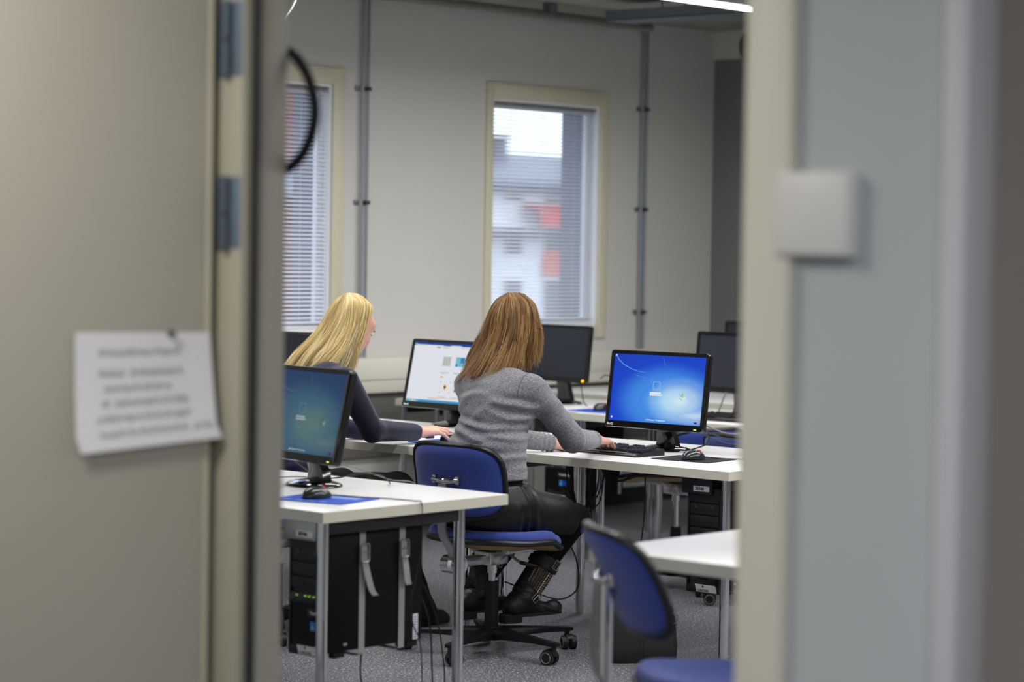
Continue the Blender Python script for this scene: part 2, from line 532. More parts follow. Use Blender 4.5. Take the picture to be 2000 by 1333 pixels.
# windows: cream architrave, white lining, panes, dark outer lining, blind
M_PANE = pane_material()
M_LINING = mat('window_lining_white', srgb(244, 246, 250), 0.5)
M_OUTER = mat('outer_reveal_slate', srgb(92, 98, 114), 0.6, noise=(8, 0.08))
M_SLAT = mat('blind_slat_white', srgb(238, 241, 248), 0.35)
slat_me = None
for n, (a, b) in enumerate(WIN, 1):
    w = thing('window_%d' % n, '', '', (a, WY, WZ0))
    structure(w); del w['label']; del w['category']
    W, Hh = b - a, WZ1 - WZ0
    for nm, lo, hi in (('architrave', (-0.055, -0.016, -0.072), (0.0, 0.004, Hh + 0.086)), ('architrave', (W, -0.016, -0.072), (W + 0.075, 0.004, Hh + 0.086)),
                       ('architrave', (0.0, -0.016, Hh), (W, 0.004, Hh + 0.086)), ('architrave', (0.0, -0.016, -0.072), (W, 0.004, 0.0))):
        MB().box(lo, hi, 0.003).build(nm, M_CREAM, w)
    ln = MB()
    ln.box((0.0, 0.004, 0.0), (0.012, 0.085, Hh)).box((W - 0.012, 0.004, 0.0), (W, 0.085, Hh)).box((0.012, 0.004, Hh - 0.012), (W - 0.012, 0.085, Hh)).box((0.012, 0.004, 0.0), (W - 0.012, 0.085, 0.014))
    ln.build('lining', M_LINING, w)
    sa = MB()
    for y0 in (0.058,):
        sa.box((0.012, y0, 0.014), (0.05, y0 + 0.027, Hh - 0.012)).box((W - 0.05, y0, 0.014), (W - 0.012, y0 + 0.027, Hh - 0.012)).box((0.05, y0, Hh - 0.05), (W - 0.05, y0 + 0.027, Hh - 0.012)).box((0.05, y0, 0.014), (W - 0.05, y0 + 0.027, 0.052))
    sa.build('sash', M_LINING, w)
    ou = MB()
    ou.box((0.0, 0.085, 0.0), (0.015, 0.275, Hh)).box((W - 0.015, 0.085, 0.0), (W, 0.275, Hh)).box((0.015, 0.085, Hh - 0.015), (W - 0.015, 0.275, Hh)).box((0.015, 0.085, 0.0), (W - 0.015, 0.275, 0.012))
    ou.build('outer_lining', M_OUTER, w)
    MB().box((0.05, 0.068, 0.052), (W - 0.05, 0.074, Hh - 0.05)).build('pane', M_PANE, w)
    # the blind is a thing of its own hanging in the opening
    bl = thing('venetian_blind', ['white venetian blind in the left window, mostly hidden by the door frame', 'white venetian blind in the right window, above the brown-haired person'][n - 1], 'blind', (a + W / 2, WY + 0.030, WZ0))
    MB().box((-W / 2 + 0.014, -0.014, Hh - 0.030), (W / 2 - 0.014, 0.014, Hh - 0.013), 0.002).build('headrail', mat('blind_headrail_grey', srgb(120, 120, 124), 0.4), bl)
    MB().box((-W / 2 + 0.014, -0.012, 0.016), (W / 2 - 0.014, 0.012, 0.028), 0.002).build('bottom_rail', M_SLAT, bl)
    if slat_me is None:
        sb = MB()
        prof = [(-0.0125, -0.0066), (-0.006, -0.0022), (0.0, 0.0008), (0.006, 0.0025), (0.0125, 0.0030)]
        P = [[(x, y, z) for y, z in prof] for x in (-W / 2 + 0.016, W / 2 - 0.016)]
        Q = [[(x, y, z - 0.0006) for x, y, z in row] for row in P]
        sb.grid(P, Q)
        first = sb.build('slat', M_SLAT, bl, 60)
        slat_me = first.data
        first.location = (0, 0, 0.05)
        z = 0.05 + 0.0215
    else:
        z = 0.05
    while z < Hh - 0.034:
        link('slat', slat_me, bl, (0, 0, z))
        z += 0.0215
    for x in (-0.28, 0.0, 0.28):
        MB().cyl((x, 0.0, 0.02), (x, 0.0, Hh - 0.02), 0.0012, seg=5).build('ladder_cord', M_WHITEPL, bl)

# wall trunking with its lid seam
tk = thing('cable_trunking', 'long white cable trunking along the window wall at desk height', 'trunking', (DX + 0.2, WY - 0.001, 0.74))
L = WX - DX - 0.25
MB().box((0, -0.055, 0), (L, 0, 0.186), 0.004).build('channel', mat('trunking_cream_pvc', srgb(222, 220, 208), 0.45), tk)
MB().box((0, -0.062, 0.070), (L, -0.054, 0.170), 0.003).build('lid', MATS['trunking_cream_pvc'], tk)

# dark panel between the trunking and the floor zone
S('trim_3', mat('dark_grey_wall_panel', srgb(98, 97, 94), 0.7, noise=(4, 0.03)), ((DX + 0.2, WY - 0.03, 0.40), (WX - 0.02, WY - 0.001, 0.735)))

# pairs of conduits
def conduit_pair(x, label, zs):
    t = thing('conduit_pair', label, 'conduit', (x, WY, 0.93))
    for dx, r in ((-0.020, 0.008), (0.020, 0.0075)):
        MB().cyl((dx, -0.022, 0), (dx, -0.022, CEIL - 0.93), r, seg=12).build('pipe', mat('conduit_blue_grey', srgb(150, 160, 168), 0.4, 0.35), t)
    for z in zs:
        b = MB().box((0.004, -0.036, z - 0.93 - 0.010), (0.034, 0.0, z - 0.93 + 0.010), 0.003)
        b.build('clamp', mat('clamp_dark_steel', srgb(70, 72, 74), 0.5, 0.6), t)
        MB().box((-0.056, -0.012, z - 0.93 - 0.012), (-0.028, 0.0, z - 0.93 + 0.012), 0.002).build('clamp_foot', M_GALV, t)
conduit_pair(8.975, 'grey twin conduit pipes on the wall between the two windows', (2.34, 1.745, 1.15))
conduit_pair(11.32, 'grey twin conduit pipes on the wall right of the right window', (2.355, 1.76, 1.146))

# cable tray under the ceiling
ct = thing('cable_tray', 'galvanised cable tray hanging under the ceiling near the far corner', 'cable tray', (10.25, 4.0, 2.755))
MB().box((-0.11, 0, 0), (0.11, 4.38, 0.004)).box((-0.11, 0, 0), (-0.107, 4.38, 0.055)).box((0.107, 0, 0), (0.11, 4.38, 0.055)).build('channel', M_GALV, ct)
for yy in (0.4, 1.6, 2.8, 4.0):
    MB().cyl((-0.1, yy, 0.03), (-0.1, yy, CEIL - 2.755), 0.005, seg=8).cyl((0.1, yy, 0.03), (0.1, yy, CEIL - 2.755), 0.005, seg=8).build('hanger_rod', M_GALV, ct)
cb = MB()
for k in range(6):
    cb.tube([(-0.08 + 0.032 * k + 0.008 * math.sin(q * 1.7 + k), 4.3 * q / 12, 0.014) for q in range(13)], 0.009, 6)
cb.build('laid_cables', M_CABLE, ct)

# ceiling pipes and a duct along the far wall
for k, (p0, p1, r, lb) in enumerate([((DX + 0.2, 8.75, 2.80), (11.0, 8.75, 2.80), 0.025, 'grey pipe under the ceiling along the window wall'),
                                     ((9.3, -2.0, 2.83), (9.3, 8.9, 2.83), 0.02, 'thin grey pipe crossing the ceiling towards the window wall')]):
    t = thing('ceiling_pipe', lb, 'pipe', p0)
    q0, q1 = Vector(p0), Vector(p1)
    MB().cyl((0, 0, 0), q1 - q0, r, seg=14).build('pipe', mat('painted_pipe_grey', srgb(120, 118, 112), 0.6), t)
    for f in (0.1, 0.3, 0.5, 0.7, 0.88, 0.98):
        c = (q1 - q0) * f
        MB().box(c + Vector((-0.03, -0.03, -0.005)), c + Vector((0.03, 0.03, CEIL - p0[2])), 0.004).build('bracket', M_GALV, t)
t = thing('air_duct', 'round dark air duct under the ceiling along the far wall', 'duct', (11.62, -2.5, 2.72))
MB().cyl((0, 0, 0), (0, 11.0, 0), 0.10, seg=24).build('tube', mat('duct_dark_grey', srgb(62, 64, 66), 0.5, 0.3), t)
for f in (1.0, 3.5, 6.0, 8.5, 10.6):
    MB().lathe([(0.101, -0.02), (0.108, -0.015), (0.108, 0.015), (0.101, 0.02)], 24, Matrix.Translation((0, f, 0)) @ Matrix.Rotation(PI / 2, 4, 'X')).build('collar', M_GALV, t)

# fluorescent rows
M_TUBE = glow('lamp_diffuser_white', (1.0, 0.98, 0.95), 6.0)
for k, y in enumerate(LAMP_ROWS):
    t = thing('ceiling_light', ['long white strip light nearest the window wall', 'long white strip light over the middle desks', 'long white strip light over the right-hand desks', 'long white strip light farthest from the windows'][k], 'lamp', (4.9, y, 2.74))
    MB().box((0, -0.05, 0), (6.0, 0.05, 0.055), 0.004).build('housing', M_WHITEPL, t)
    MB().box((0.02, -0.03, -0.016), (5.98, 0.03, 0.0), 0.004).build('diffuser', M_TUBE, t)
    for x in (0.6, 3.0, 5.4):
        MB().cyl((x, 0, 0.05), (x, 0, CEIL - 2.74), 0.004, seg=6).build('suspension_rod', M_GALV, t)
for x, y, lb in ((1.9, 3.5, 'white corridor ceiling light near the doorway'), (1.2, 0.6, 'white corridor ceiling light farther from the doorway')):
    t = thing('corridor_light', lb, 'lamp', (x, y, 2.59))
    MB().box((-0.62, -0.19, 0.0), (0.62, 0.19, 0.03), 0.006).build('housing', M_WHITEPL, t)

# things at the doorway
pn = thing('paper_notice', 'white handwritten paper notice pinned on the beige door leaf', 'paper', HINGE, math.atan2(LEAF_DIR.y, LEAF_DIR.x))
# the notice overhangs the hinge edge of the leaf: local x from -0.01 to 0.285
def npt(u, v):
    x = 0.284 - 0.290 * u + (0.010 if v > 0.0 else 0) - 0.012 * u * (1 - v)
    z = 1.115 + 0.225 * v - 0.022 * (1 - v) * (1 - u) + 0.006 * u * (1 - v)
    y = 0.004 + 0.016 * (1 - v) ** 2 + 0.006 * max(0, u - 0.8) * 5 * (1 - v)
    return (x, y, z)
P = [[npt(i / 12, j / 8) for j in range(9)] for i in range(13)]
Q = [[(x, y - 0.0006, z) for x, y, z in row] for row in P]
MB().grid(P, Q).build('sheet', M_PAPER, pn)
M_INK = mat('green_black_ink', srgb(76, 92, 94), 0.7)
for k, (s, v, ln) in enumerate((('ASIAKASPALVELU', 0.80, 0), ('AVOINNA MA - TI', 0.625, 0), ('PYYDA APUA JOS', 0.50, 0), ('JOKIN ONGELMA TULEE', 0.375, 0), ('TIETOKONEISSA ON', 0.25, 0), ('TYO KESKEN, EI HAIRITA', 0.115, 0))):
    pass
def scribble(u0, u1, v, seed):
    """a line of handwriting: real ink strokes lying on the sheet"""
    rg = random.Random(seed)
    b = MB()
    u = u0
    while u < u1:
        w = 0.055 + rg.random() * 0.03
        if rg.random() < 0.14:
            u += 0.035
        n = 4
        pts = []
        for q in range(n + 1):
            uu = u + w * q / n * 0.8
            vv = v + (0.028 if q % 2 else -0.026) * (0.6 + 0.8 * rg.random())
            x, y, z = npt(uu, vv)
            pts.append((x, y + 0.0008, z))
        b.tube(pts, 0.0011, 4)
        u += w
    return b
for k, (u0, u1, v) in enumerate(((0.17, 0.73, 0.83), (0.17, 0.72, 0.65), (0.17, 0.68, 0.52), (0.19, 0.80, 0.395), (0.16, 0.78, 0.265), (0.17, 0.97, 0.135))):
    scribble(u0, u1, v, 40 + k).build('handwriting', M_INK, pn)
pp = thing('push_pin', 'small dark green pin holding the top of the paper notice', 'pin', HINGE, math.atan2(LEAF_DIR.y, LEAF_DIR.x))
px_, py_, pz_ = npt(0.70, 0.99)
MB().lathe([(0.0062, 0.0), (0.0068, 0.003), (0.004, 0.005), (0.0045, 0.014), (0.006, 0.016), (0.005, 0.018)], 12, Matrix.Translation((px_, py_, pz_)) @ Matrix.Rotation(-PI / 2, 4, 'X')).build('pin_head', mat('pin_dark_green', srgb(38, 52, 44), 0.35), pp)
MB().cyl((px_, 0.0, pz_), (px_, py_ + 0.002, pz_), 0.0008, seg=6).build('needle', M_CHROME, pp)

lp = thing('cable_loop', 'black cable loop bulging from behind the left door jamb', 'cable', (DX + 0.102, JL, 1.70))
MB().tube(catmull([(-0.002, 0.05, 0.24), (0.01, -0.005, 0.225), (0.02, -0.045, 0.17), (0.024, -0.060, 0.10), (0.02, -0.040, 0.03), (0.01, 0.0, -0.012), (-0.002, 0.05, -0.03)], 8), 0.0112, 12).build('hose', mat('black_spiral_hose', srgb(14, 13, 16), 0.6, spec=0.2), lp)
MB().box((0, 0.04, 0.222), (0.02, 0.07, 0.258), 0.003).build('fitting', M_BLACKPL, lp)
MB().box((0, 0.04, -0.048), (0.02, 0.07, -0.012), 0.003).build('fitting', M_BLACKPL, lp)

bx = thing('wall_box', 'square white plastic box on the wall right of the doorway', 'box', (DX, 2.32, 1.52))
MB().box((-0.030, -0.075, 0), (0, 0.078, 0.142), 0.004).build('housing', mat('wall_box_white', srgb(228, 226, 224), 0.4), bx)
MB().box((-0.033, -0.070, 0.004), (-0.030, 0.073, 0.138), 0.002).build('cover', MATS['wall_box_white'], bx)

# outside: street, houses across it
st = MB().box((-60, 14, -6.2), (160, 160, -6.0)).build('street_ground', mat('wet_asphalt', srgb(120, 124, 132), 0.7, noise=(0.5, 0.1)))
structure(st); st.name = 'floor_street'
# houses across the street, seen through the blinds
FY = 40.0
h1 = thing('terraced_house', 'pale house with grey roof and red awnings seen through the right window', 'house', (48.25, FY, -6.0))
M_PLASTER = mat('pale_plaster', srgb(228, 228, 232), 0.8, noise=(1.5, 0.04))
M_ROOF = mat('grey_roof_tin', srgb(112, 118, 134), 0.5, noise=(2, 0.06))
MB().box((-6.95, 0, 0), (9, 9, 9.25)).build('wall', M_PLASTER, h1)
rf = MB(); rf.add([(-7.15, -0.5, 9.15), (9.4, -0.5, 9.15), (9.4, 1.6, 9.9), (-7.15, 1.6, 9.9), (-7.15, 8, 9.9), (9.4, 8, 9.9), (-7.15, -0.5, 9.0), (9.4, -0.5, 9.0), (-7.15, 9.3, 9.0), (9.4, 9.3, 9.0)],
                  [(0, 1, 2, 3), (3, 2, 5, 4), (4, 5, 9, 8), (6, 7, 1, 0), (6, 8, 9, 7), (0, 3, 4, 8, 6), (1, 7, 9, 5, 2)], False)
rf.build('roof', M_ROOF, h1)
M_EAVE = mat('eave_shade_and_dark_trim', srgb(70, 74, 86), 0.6)  # eave's shadow put into its dark colour; also colours caps, canopy and parapet
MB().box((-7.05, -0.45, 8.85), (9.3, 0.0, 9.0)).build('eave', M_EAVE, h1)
M_BRICK = mat('brick_red', srgb(120, 62, 52), 0.8, noise=(3, 0.1))
for x0, x1, zt in ((-4.75, -4.4, 9.92), (-2.85, -2.45, 10.22), (3.0, 3.5, 10.1)):
    c = MB().box((x0, 1.0, 9.5), (x1, 1.5, zt)).build('chimney', mat('chimney_grey', srgb(110, 112, 124), 0.8), h1)
    MB().box((x0 - 0.06, 0.95, zt), (x1 + 0.06, 1.55, zt + 0.08)).build('cap', M_EAVE, c)
M_DARKWIN = mat('dark_window_glass', srgb(66, 72, 84), 0.15)
M_RED = mat('red_awning', srgb(196, 52, 52), 0.7)
M_ORANGE = mat('orange_red_panel', srgb(206, 92, 66), 0.7)
for r_, (z0, z1) in enumerate(((8.62, 8.80), (7.3, 8.05), (5.4, 6.7), (3.6, 4.9), (1.2, 2.9))):
    for k in range(9):
        x = -5.2 + k * 1.5
        f = MB().box((x - 0.02, -0.06, z0 - 0.02), (x + 0.72, 0.0, z1 + 0.02)).build('window', M_PLASTER, h1)
        MB().box((x + 0.03, -0.075, z0 + 0.03), (x + 0.67, -0.06, z1 - 0.03)).build('pane', M_DARKWIN, f)
aw = MB(); aw.add([(-3.05, -0.08, 8.60), (-0.9, -0.08, 8.60), (-0.9, -0.7, 8.40), (-3.05, -0.7, 8.40), (-3.05, -0.08, 8.55), (-0.9, -0.08, 8.55), (-0.9, -0.7, 8.35), (-3.05, -0.7, 8.35)],
                  [(0, 1, 2, 3), (4, 7, 6, 5), (3, 2, 6, 7), (0, 3, 7, 4), (1, 5, 6, 2), (0, 4, 5, 1)], False)
aw.build('awning', M_RED, h1)
MB().box((-3.05, -0.7, 8.02), (-0.9, -0.66, 8.36)).build('awning_valance', M_RED, h1)
MB().box((-2.2, -0.12, 6.78), (-1.0, -0.0, 7.44)).build('panel', M_ORANGE, h1)
MB().box((-4.4, -0.35, 7.96), (0.4, -0.0, 8.02)).build('ledge', M_PLASTER, h1)
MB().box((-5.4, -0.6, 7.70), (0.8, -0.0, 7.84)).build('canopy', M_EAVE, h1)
h2 = thing('brick_building', 'tall red brick building seen at the edge of the left window', 'building', (39.4, FY, -6.0))
MB().box((-1.9, 0, 0), (1.6, 6, 13.5)).build('wall', M_BRICK, h2)
for k in range(8):
    for x in (-1.2, 0.1):
        f = MB().box((x, -0.05, 1.0 + 1.55 * k), (x + 0.8, 0.0, 2.1 + 1.55 * k)).build('window', M_PLASTER, h2)
        MB().box((x + 0.05, -0.07, 1.05 + 1.55 * k), (x + 0.75, -0.05, 2.05 + 1.55 * k)).build('pane', M_DARKWIN, f)
MB().box((-2.0, -0.1, 13.5), (1.7, 6.1, 13.7)).build('parapet', M_EAVE, h2)
h3 = thing('terraced_house', 'low pale house left of the brick building, seen through the left window', 'house', (29.0, FY, -6.0))
MB().box((-8, 0.2, 0), (8, 8, 8.6)).build('wall', M_PLASTER, h3)
MB().box((-8.3, -0.2, 8.6), (8.3, 8.2, 9.3)).build('roof', M_ROOF, h3)
for k in range(9):
    f = MB().box((-7.4 + 1.7 * k, 0.14, 6.0), (-6.4 + 1.7 * k, 0.2, 7.6)).build('window', M_PLASTER, h3)
    MB().box((-7.35 + 1.7 * k, 0.12, 6.05), (-6.45 + 1.7 * k, 0.14, 7.55)).build('pane', M_DARKWIN, f)
# parked vans on the far kerb
for k, (x, lb) in enumerate(((33.0, 'white van parked across the street, seen in the left window'), (44.3, 'white van parked across the street, seen low in the right window'))):
    v = thing('van', lb, 'van', (x, 36.5, -6.0))
    pr = [(-2.5, 0.35), (2.5, 0.35), (2.5, 1.1), (1.9, 1.25), (1.3, 2.2), (-2.5, 2.3)]
    MB().prism(pr, 1.8, Matrix.Rotation(PI / 2, 4, 'X')).build('body', M_WHITEPL, v)
    MB().box((-2.0, -1.83, 1.4), (1.1, -1.80, 2.0)).build('side_window', M_DARKWIN, v)
    for xx in (-1.6, 1.6):
        MB().cyl((xx, -1.85, 0.35), (xx, -1.6, 0.35), 0.35).build('wheel', M_BLACKPL, v)

# ------------------------------------------------------------------ desks
M_TOP = mat('white_laminate', srgb(228, 228, 229), 0.28, spec=0.4, noise=(9, 0.01))
M_EDGE = mat('cream_edge_band', srgb(222, 219, 203), 0.45)
TH = 0.72
M_BEAM = mat('dark_steel_beam', srgb(58, 58, 60), 0.35, 0.7)

def desk(label, x0, x1, y0, y1, legs, group='white laminate computer desks', inset=0.03, back=0.2):
    """top between x0..x1, y0..y1; user side at x0; legs: list of which corners to build"""
    t = thing('desk', label, 'desk', ((x0 + x1) / 2, (y0 + y1) / 2, 0), 0, group)
    hx, hy = (x1 - x0) / 2, (y1 - y0) / 2
    T = 0.034
    MB().box((-hx + 0.0015, -hy + 0.0015, TH - T), (hx - 0.0015, hy - 0.0015, TH), 0.001).build('tabletop', M_TOP, t)
    eb = MB()
    eb.box((-hx, -hy, TH - T), (-hx + 0.0014, hy, TH - 0.001)).box((hx - 0.0014, -hy, TH - T), (hx, hy, TH - 0.001))
    eb.box((-hx + 0.0014, -hy, TH - T), (hx - 0.0014, -hy + 0.0014, TH - 0.001)).box((-hx + 0.0014, hy - 0.0014, TH - T), (hx - 0.0014, hy, TH - 0.001))
    eb.build('edge_band', M_EDGE, t)
    xs = (-hx + inset, hx - back); ys = (-hy + inset, hy - inset)
    for i, x in enumerate(xs):
        for j, y in enumerate(ys):
            if (i, j) in legs:
                MB().cyl((x, y, 0.012), (x, y, TH - T), 0.018, seg=24).cyl((x, y, 0.0), (x, y, 0.014), 0.016, seg=16).build('leg', M_CHROME, t)
    fm = MB()
    for y in ys:
        fm.box((xs[0] + 0.015, y - 0.012, TH - T - 0.040), (xs[1] - 0.015, y + 0.012, TH - T - 0.001), 0.002)
    for x in xs[1:]:
        fm.box((x - 0.012, ys[0] + 0.015, TH - T - 0.045), (x + 0.012, ys[1] - 0.015, TH - T - 0.001), 0.002)
    fm.build('frame', M_BEAM, t)
    return t
ALL = [(0, 0), (0, 1), (1, 0), (1, 1)]
desk_a = desk('near white desk with a big chrome leg and a strapped computer under it', 5.033, 5.868, 5.224, 6.62, ALL)
desk_b = desk('white desk holding the monitor with the bright blue picture', 7.085, 7.965, 5.235, 6.40, ALL, inset=0.035, back=0.24)
desk_d = desk('white desk under the blonde person\'s hands and the monitor with the web page', 6.955, 7.95, 6.405, 8.10, ALL, inset=0.05, back=0.24)
desk_e = desk('white desk at the back holding the dark monitor with the orange light', 9.05, 9.88, 7.60, 8.55, ALL)
desk_f = desk('white back desk at the right with the dark grey monitor and a keyboard', 9.0, 9.83, 6.10, 7.595, ALL)
desk_h = desk('white desk at the back left behind the blonde person', 9.05, 9.88, 8.555, 8.86, ALL)
desk_g = desk('white desk at the right front beside the empty blue chair', 4.98, 5.775, 2.9, 4.14, ALL, inset=0.035, back=0.10)

# ------------------------------------------------------------------ screens
def uv_quad(name, M, w, h, m, parent, sub=1, nudge=0.0):
    me = bpy.data.meshes.new(name)
    t = 0.0006
    vs = [M @ Vector(p) for p in ((-w / 2, -h / 2, nudge), (w / 2, -h / 2, nudge), (w / 2, h / 2, nudge), (-w / 2, h / 2, nudge), (-w / 2, -h / 2, nudge - t), (w / 2, -h / 2, nudge - t), (w / 2, h / 2, nudge - t), (-w / 2, h / 2, nudge - t))]
    me.from_pydata([v[:] for v in vs], [], [(0, 1, 2, 3), (7, 6, 5, 4), (0, 4, 5, 1), (1, 5, 6, 2), (2, 6, 7, 3), (3, 7, 4, 0)])
    uv = me.uv_layers.new(name='UVMap')
    co = [(0, 0), (1, 0), (1, 1), (0, 1)] * 6
    for i, c in enumerate(co):
        uv.data[i].uv = c
    me.materials.append(m)
    me.update()
    return link(name, me, parent)

def login_screen(name, dim, stops, center, base0, base1, glowcol, glow2):
    """lit login picture: diagonal blue with a pale glow in the lower right"""
    m = bpy.data.materials.new(name); m.use_nodes = True
    nt = m.node_tree
    nt.nodes.remove(nt.nodes['Principled BSDF'])
    N = lambda t: nt.nodes.new(t)
    uv = N('ShaderNodeUVMap')
    def dist(cx, cy, sx, sy, rot=0.0):
        mp = N('ShaderNodeMapping'); mp.vector_type = 'POINT'
        sub = N('ShaderNodeVectorMath'); sub.operation = 'SUBTRACT'
        sub.inputs[1].default_value = (cx, cy, 0)
        nt.links.new(uv.outputs[0], sub.inputs[0])
        mp.inputs['Rotation'].default_value = (0, 0, rot)
        mp.inputs['Scale'].default_value = (sx, sy, 1)
        nt.links.new(sub.outputs[0], mp.inputs['Vector'])
        ln = N('ShaderNodeVectorMath'); ln.operation = 'LENGTH'
        nt.links.new(mp.outputs[0], ln.inputs[0])
        return ln.outputs['Value']
    def ramp(v, els):
        r = N('ShaderNodeValToRGB')
        r.color_ramp.interpolation = 'EASE'
        e = r.color_ramp.elements
        while len(e) < len(els): e.new(0.5)
        for q, (p, c) in zip(e, els):
            q.position = p; q.color = (*c, 1)
        nt.links.new(v, r.inputs[0])
        return r.outputs['Color']
    base = ramp(dist(center[0] - 0.12, center[1] - 0.02, 0.95, 1.0), [(0.0, glow2), (0.32, base1), (0.62, base0), (1.0, tuple(c * 0.75 for c in base0))])
    w = ramp(dist(*center, 2.6, 2.6), [(0.0, (0.9,) * 3), (0.35, (0.55,) * 3), (0.75, (0.12,) * 3), (1.0, (0, 0, 0))])
    w2 = ramp(dist(center[0] + 0.17, center[1] - 0.20, 1.9, 6.0, R(52)), [(0.0, (0.75,) * 3), (0.45, (0.35,) * 3), (1.0, (0, 0, 0))])
    mm = N('ShaderNodeMath'); mm.operation = 'MAXIMUM'
    s1 = N('ShaderNodeSeparateColor'); s2 = N('ShaderNodeSeparateColor')
    nt.links.new(w, s1.inputs[0]); nt.links.new(w2, s2.inputs[0])
    nt.links.new(s1.outputs[0], mm.inputs[0]); nt.links.new(s2.outputs[0], mm.inputs[1])
    mx = N('ShaderNodeMix'); mx.data_type = 'RGBA'
    nt.links.new(mm.outputs[0], mx.inputs[0]); nt.links.new(base, mx.inputs[6])
    mx.inputs[7].default_value = (*glowcol, 1)
    e = N('ShaderNodeEmission'); e.inputs['Strength'].default_value = dim
    nt.links.new(mx.outputs[2], e.inputs['Color'])
    gl = N('ShaderNodeBsdfGlossy'); gl.inputs['Roughness'].default_value = 0.25
    gl.inputs['Color'].default_value = (0.04, 0.04, 0.04, 1)
    ad = N('ShaderNodeAddShader')
    nt.links.new(e.outputs[0], ad.inputs[0]); nt.links.new(gl.outputs[0], ad.inputs[1])
    nt.links.new(ad.outputs[0], nt.nodes['Material Output'].inputs['Surface'])
    return m

M_BLUE_LOGIN = login_screen('lit_blue_login_picture', 1.0, None, (0.76, 0.34), srgb(22, 66, 196), srgb(62, 134, 224), srgb(214, 232, 240), srgb(120, 196, 238))
M_DIM_LOGIN = login_screen('dimmed_login_picture', 0.62, None, (0.66, 0.36), srgb(52, 78, 122), srgb(72, 112, 140), srgb(112, 142, 138), srgb(84, 130, 140))
M_OFF = mat('switched_off_panel', srgb(34, 36, 46), 0.35, spec=0.35)
M_OFF2 = mat('switched_off_panel_grey', srgb(46, 48, 58), 0.4, spec=0.35)

def monitor(name, label, loc, rz, tilt, W, Hh, zb, screen_m, led=None, back_x=0.10, brand=True, glossy=True, group=None, base=True, foot_dy=0.0):
    """loc = centre of the bottom edge of the front of the panel, dropped onto the desk; the panel faces local -X"""
    t = thing(name, label, 'monitor', loc, rz, group)
    mb = M_PIANO if glossy else M_BLACKPL
    up = Vector((math.sin(tilt), 0, math.cos(tilt)))
    rt = Vector((0, -1, 0)); nrm = rt.cross(up)        # towards the viewer (-X)
    O = Vector((0, 0, zb))
    FM = frame_M(O + up * Hh / 2, rt, up)             # local x right, y up, z towards viewer
    # housing: bevelled shell with rounded back
    out = rounded_rect(W, Hh, 0.012, 4)
    sh = MB()
    n = len(out)
    rings = [(1.0, 0.0), (1.0, -0.016), (0.985, -0.022), (0.93, -0.030), (0.72, -0.046), (0.5, -0.052)]
    vs = []
    for s, z in rings:
        vs += [FM @ Vector((x * s, y * s, z)) for x, y in out]
    fs = [(i * n + k, i * n + (k + 1) % n, (i + 1) * n + (k + 1) % n, (i + 1) * n + k) for i in range(len(rings) - 1) for k in range(n)]
    fs.append([(len(rings) - 1) * n + k for k in range(n)])
    sh.add(vs, fs, True)
    sh.build('housing', M_BLACKPL, t, 50)
    # bezel frame with an opening
    bz = 0.015; bb = 0.026
    sw, shh = W - 2 * bz, Hh - bz - bb
    cy = (bb - bz) / 2
    inn = [(x, y + cy) for x, y in rounded_rect(sw, shh, 0.001, 4)]
    v2, f2 = [], []
    for pts, z in ((out, 0.0), (out, 0.006), ([(x * 0.994, y * 0.993) for x, y in out], 0.009), (inn, 0.007), (inn, 0.001)):
        v2 += [FM @ Vector((x, y, z)) for x, y in pts]
    for i in range(4):
        for k in range(n):
            f2.append((i * n + k, i * n + (k + 1) % n, (i + 1) * n + (k + 1) % n, (i + 1) * n + k))
    MB().add(v2, f2, True).build('bezel', mb, t, 35)
    sc_M = FM @ Matrix.Translation((0, cy, 0.003))
    scr = uv_quad('screen', sc_M, sw - 0.0005, shh - 0.0005, screen_m, t)
    if led:
        MB().box((W / 2 - 0.042, -Hh / 2 + 0.008, 0.0075), (W / 2 - 0.030, -Hh / 2 + 0.0115, 0.0095), M=FM).build('power_light', led, t)
    if brand:
        text_mesh('brand_mark', 'BenQ', 0.0125, M_WHITE_PRINT, t, FM @ Matrix.Translation((-W / 2 + 0.012, -Hh / 2 + 0.008, 0.0084)), bold=0.0004)
    if base:
        nk = MB()
        # neck: a flat post rising from the foot to the back of the panel
        p = [(back_x, 0, 0.012), (back_x, 0, 0.05), (back_x - 0.01, 0, zb * 0.8), (back_x - 0.03, 0, zb + 0.05)]
        wd = [0.052, 0.040, 0.036, 0.036]
        P, Q = [], []
        for (x, y, z), w in zip(p, wd):
            P.append([(x - 0.016, foot_dy + w, z), (x - 0.020, foot_dy + w * 0.5, z), (x - 0.021, foot_dy, z), (x - 0.020, foot_dy - w * 0.5, z), (x - 0.016, foot_dy - w, z)])
            Q.append([(x + 0.016, foot_dy + w, z), (x + 0.018, foot_dy + w * 0.5, z), (x + 0.018, foot_dy, z), (x + 0.018, foot_dy - w * 0.5, z), (x + 0.016, foot_dy - w, z)])
        nk.grid(P, Q)
        nk.build('neck', M_PIANO, t, 60)
        MB().lathe([(0.104, 0.0), (0.108, 0.004), (0.104, 0.009), (0.075, 0.016), (0.045, 0.021), (0.0001, 0.022)], 40, Matrix.Translation((back_x - 0.02, foot_dy, 0)), sx=0.8, sy=1.05).build('foot', M_PIANO, t)
    t['dims'] = 0
    del t['dims']
    return t, FM, sw, shh, cy

def scr_pt(FM, sw, shh, cy, u, v, lift=0.0045):
    return FM @ Vector(((u - 0.5) * sw, cy + (v - 0.5) * shh, lift))

def scr_M(FM, sw, shh, cy, u, v, lift=0.0045):
    return FM @ Matrix.Translation(((u - 0.5) * sw, cy + (v - 0.5) * shh, lift))

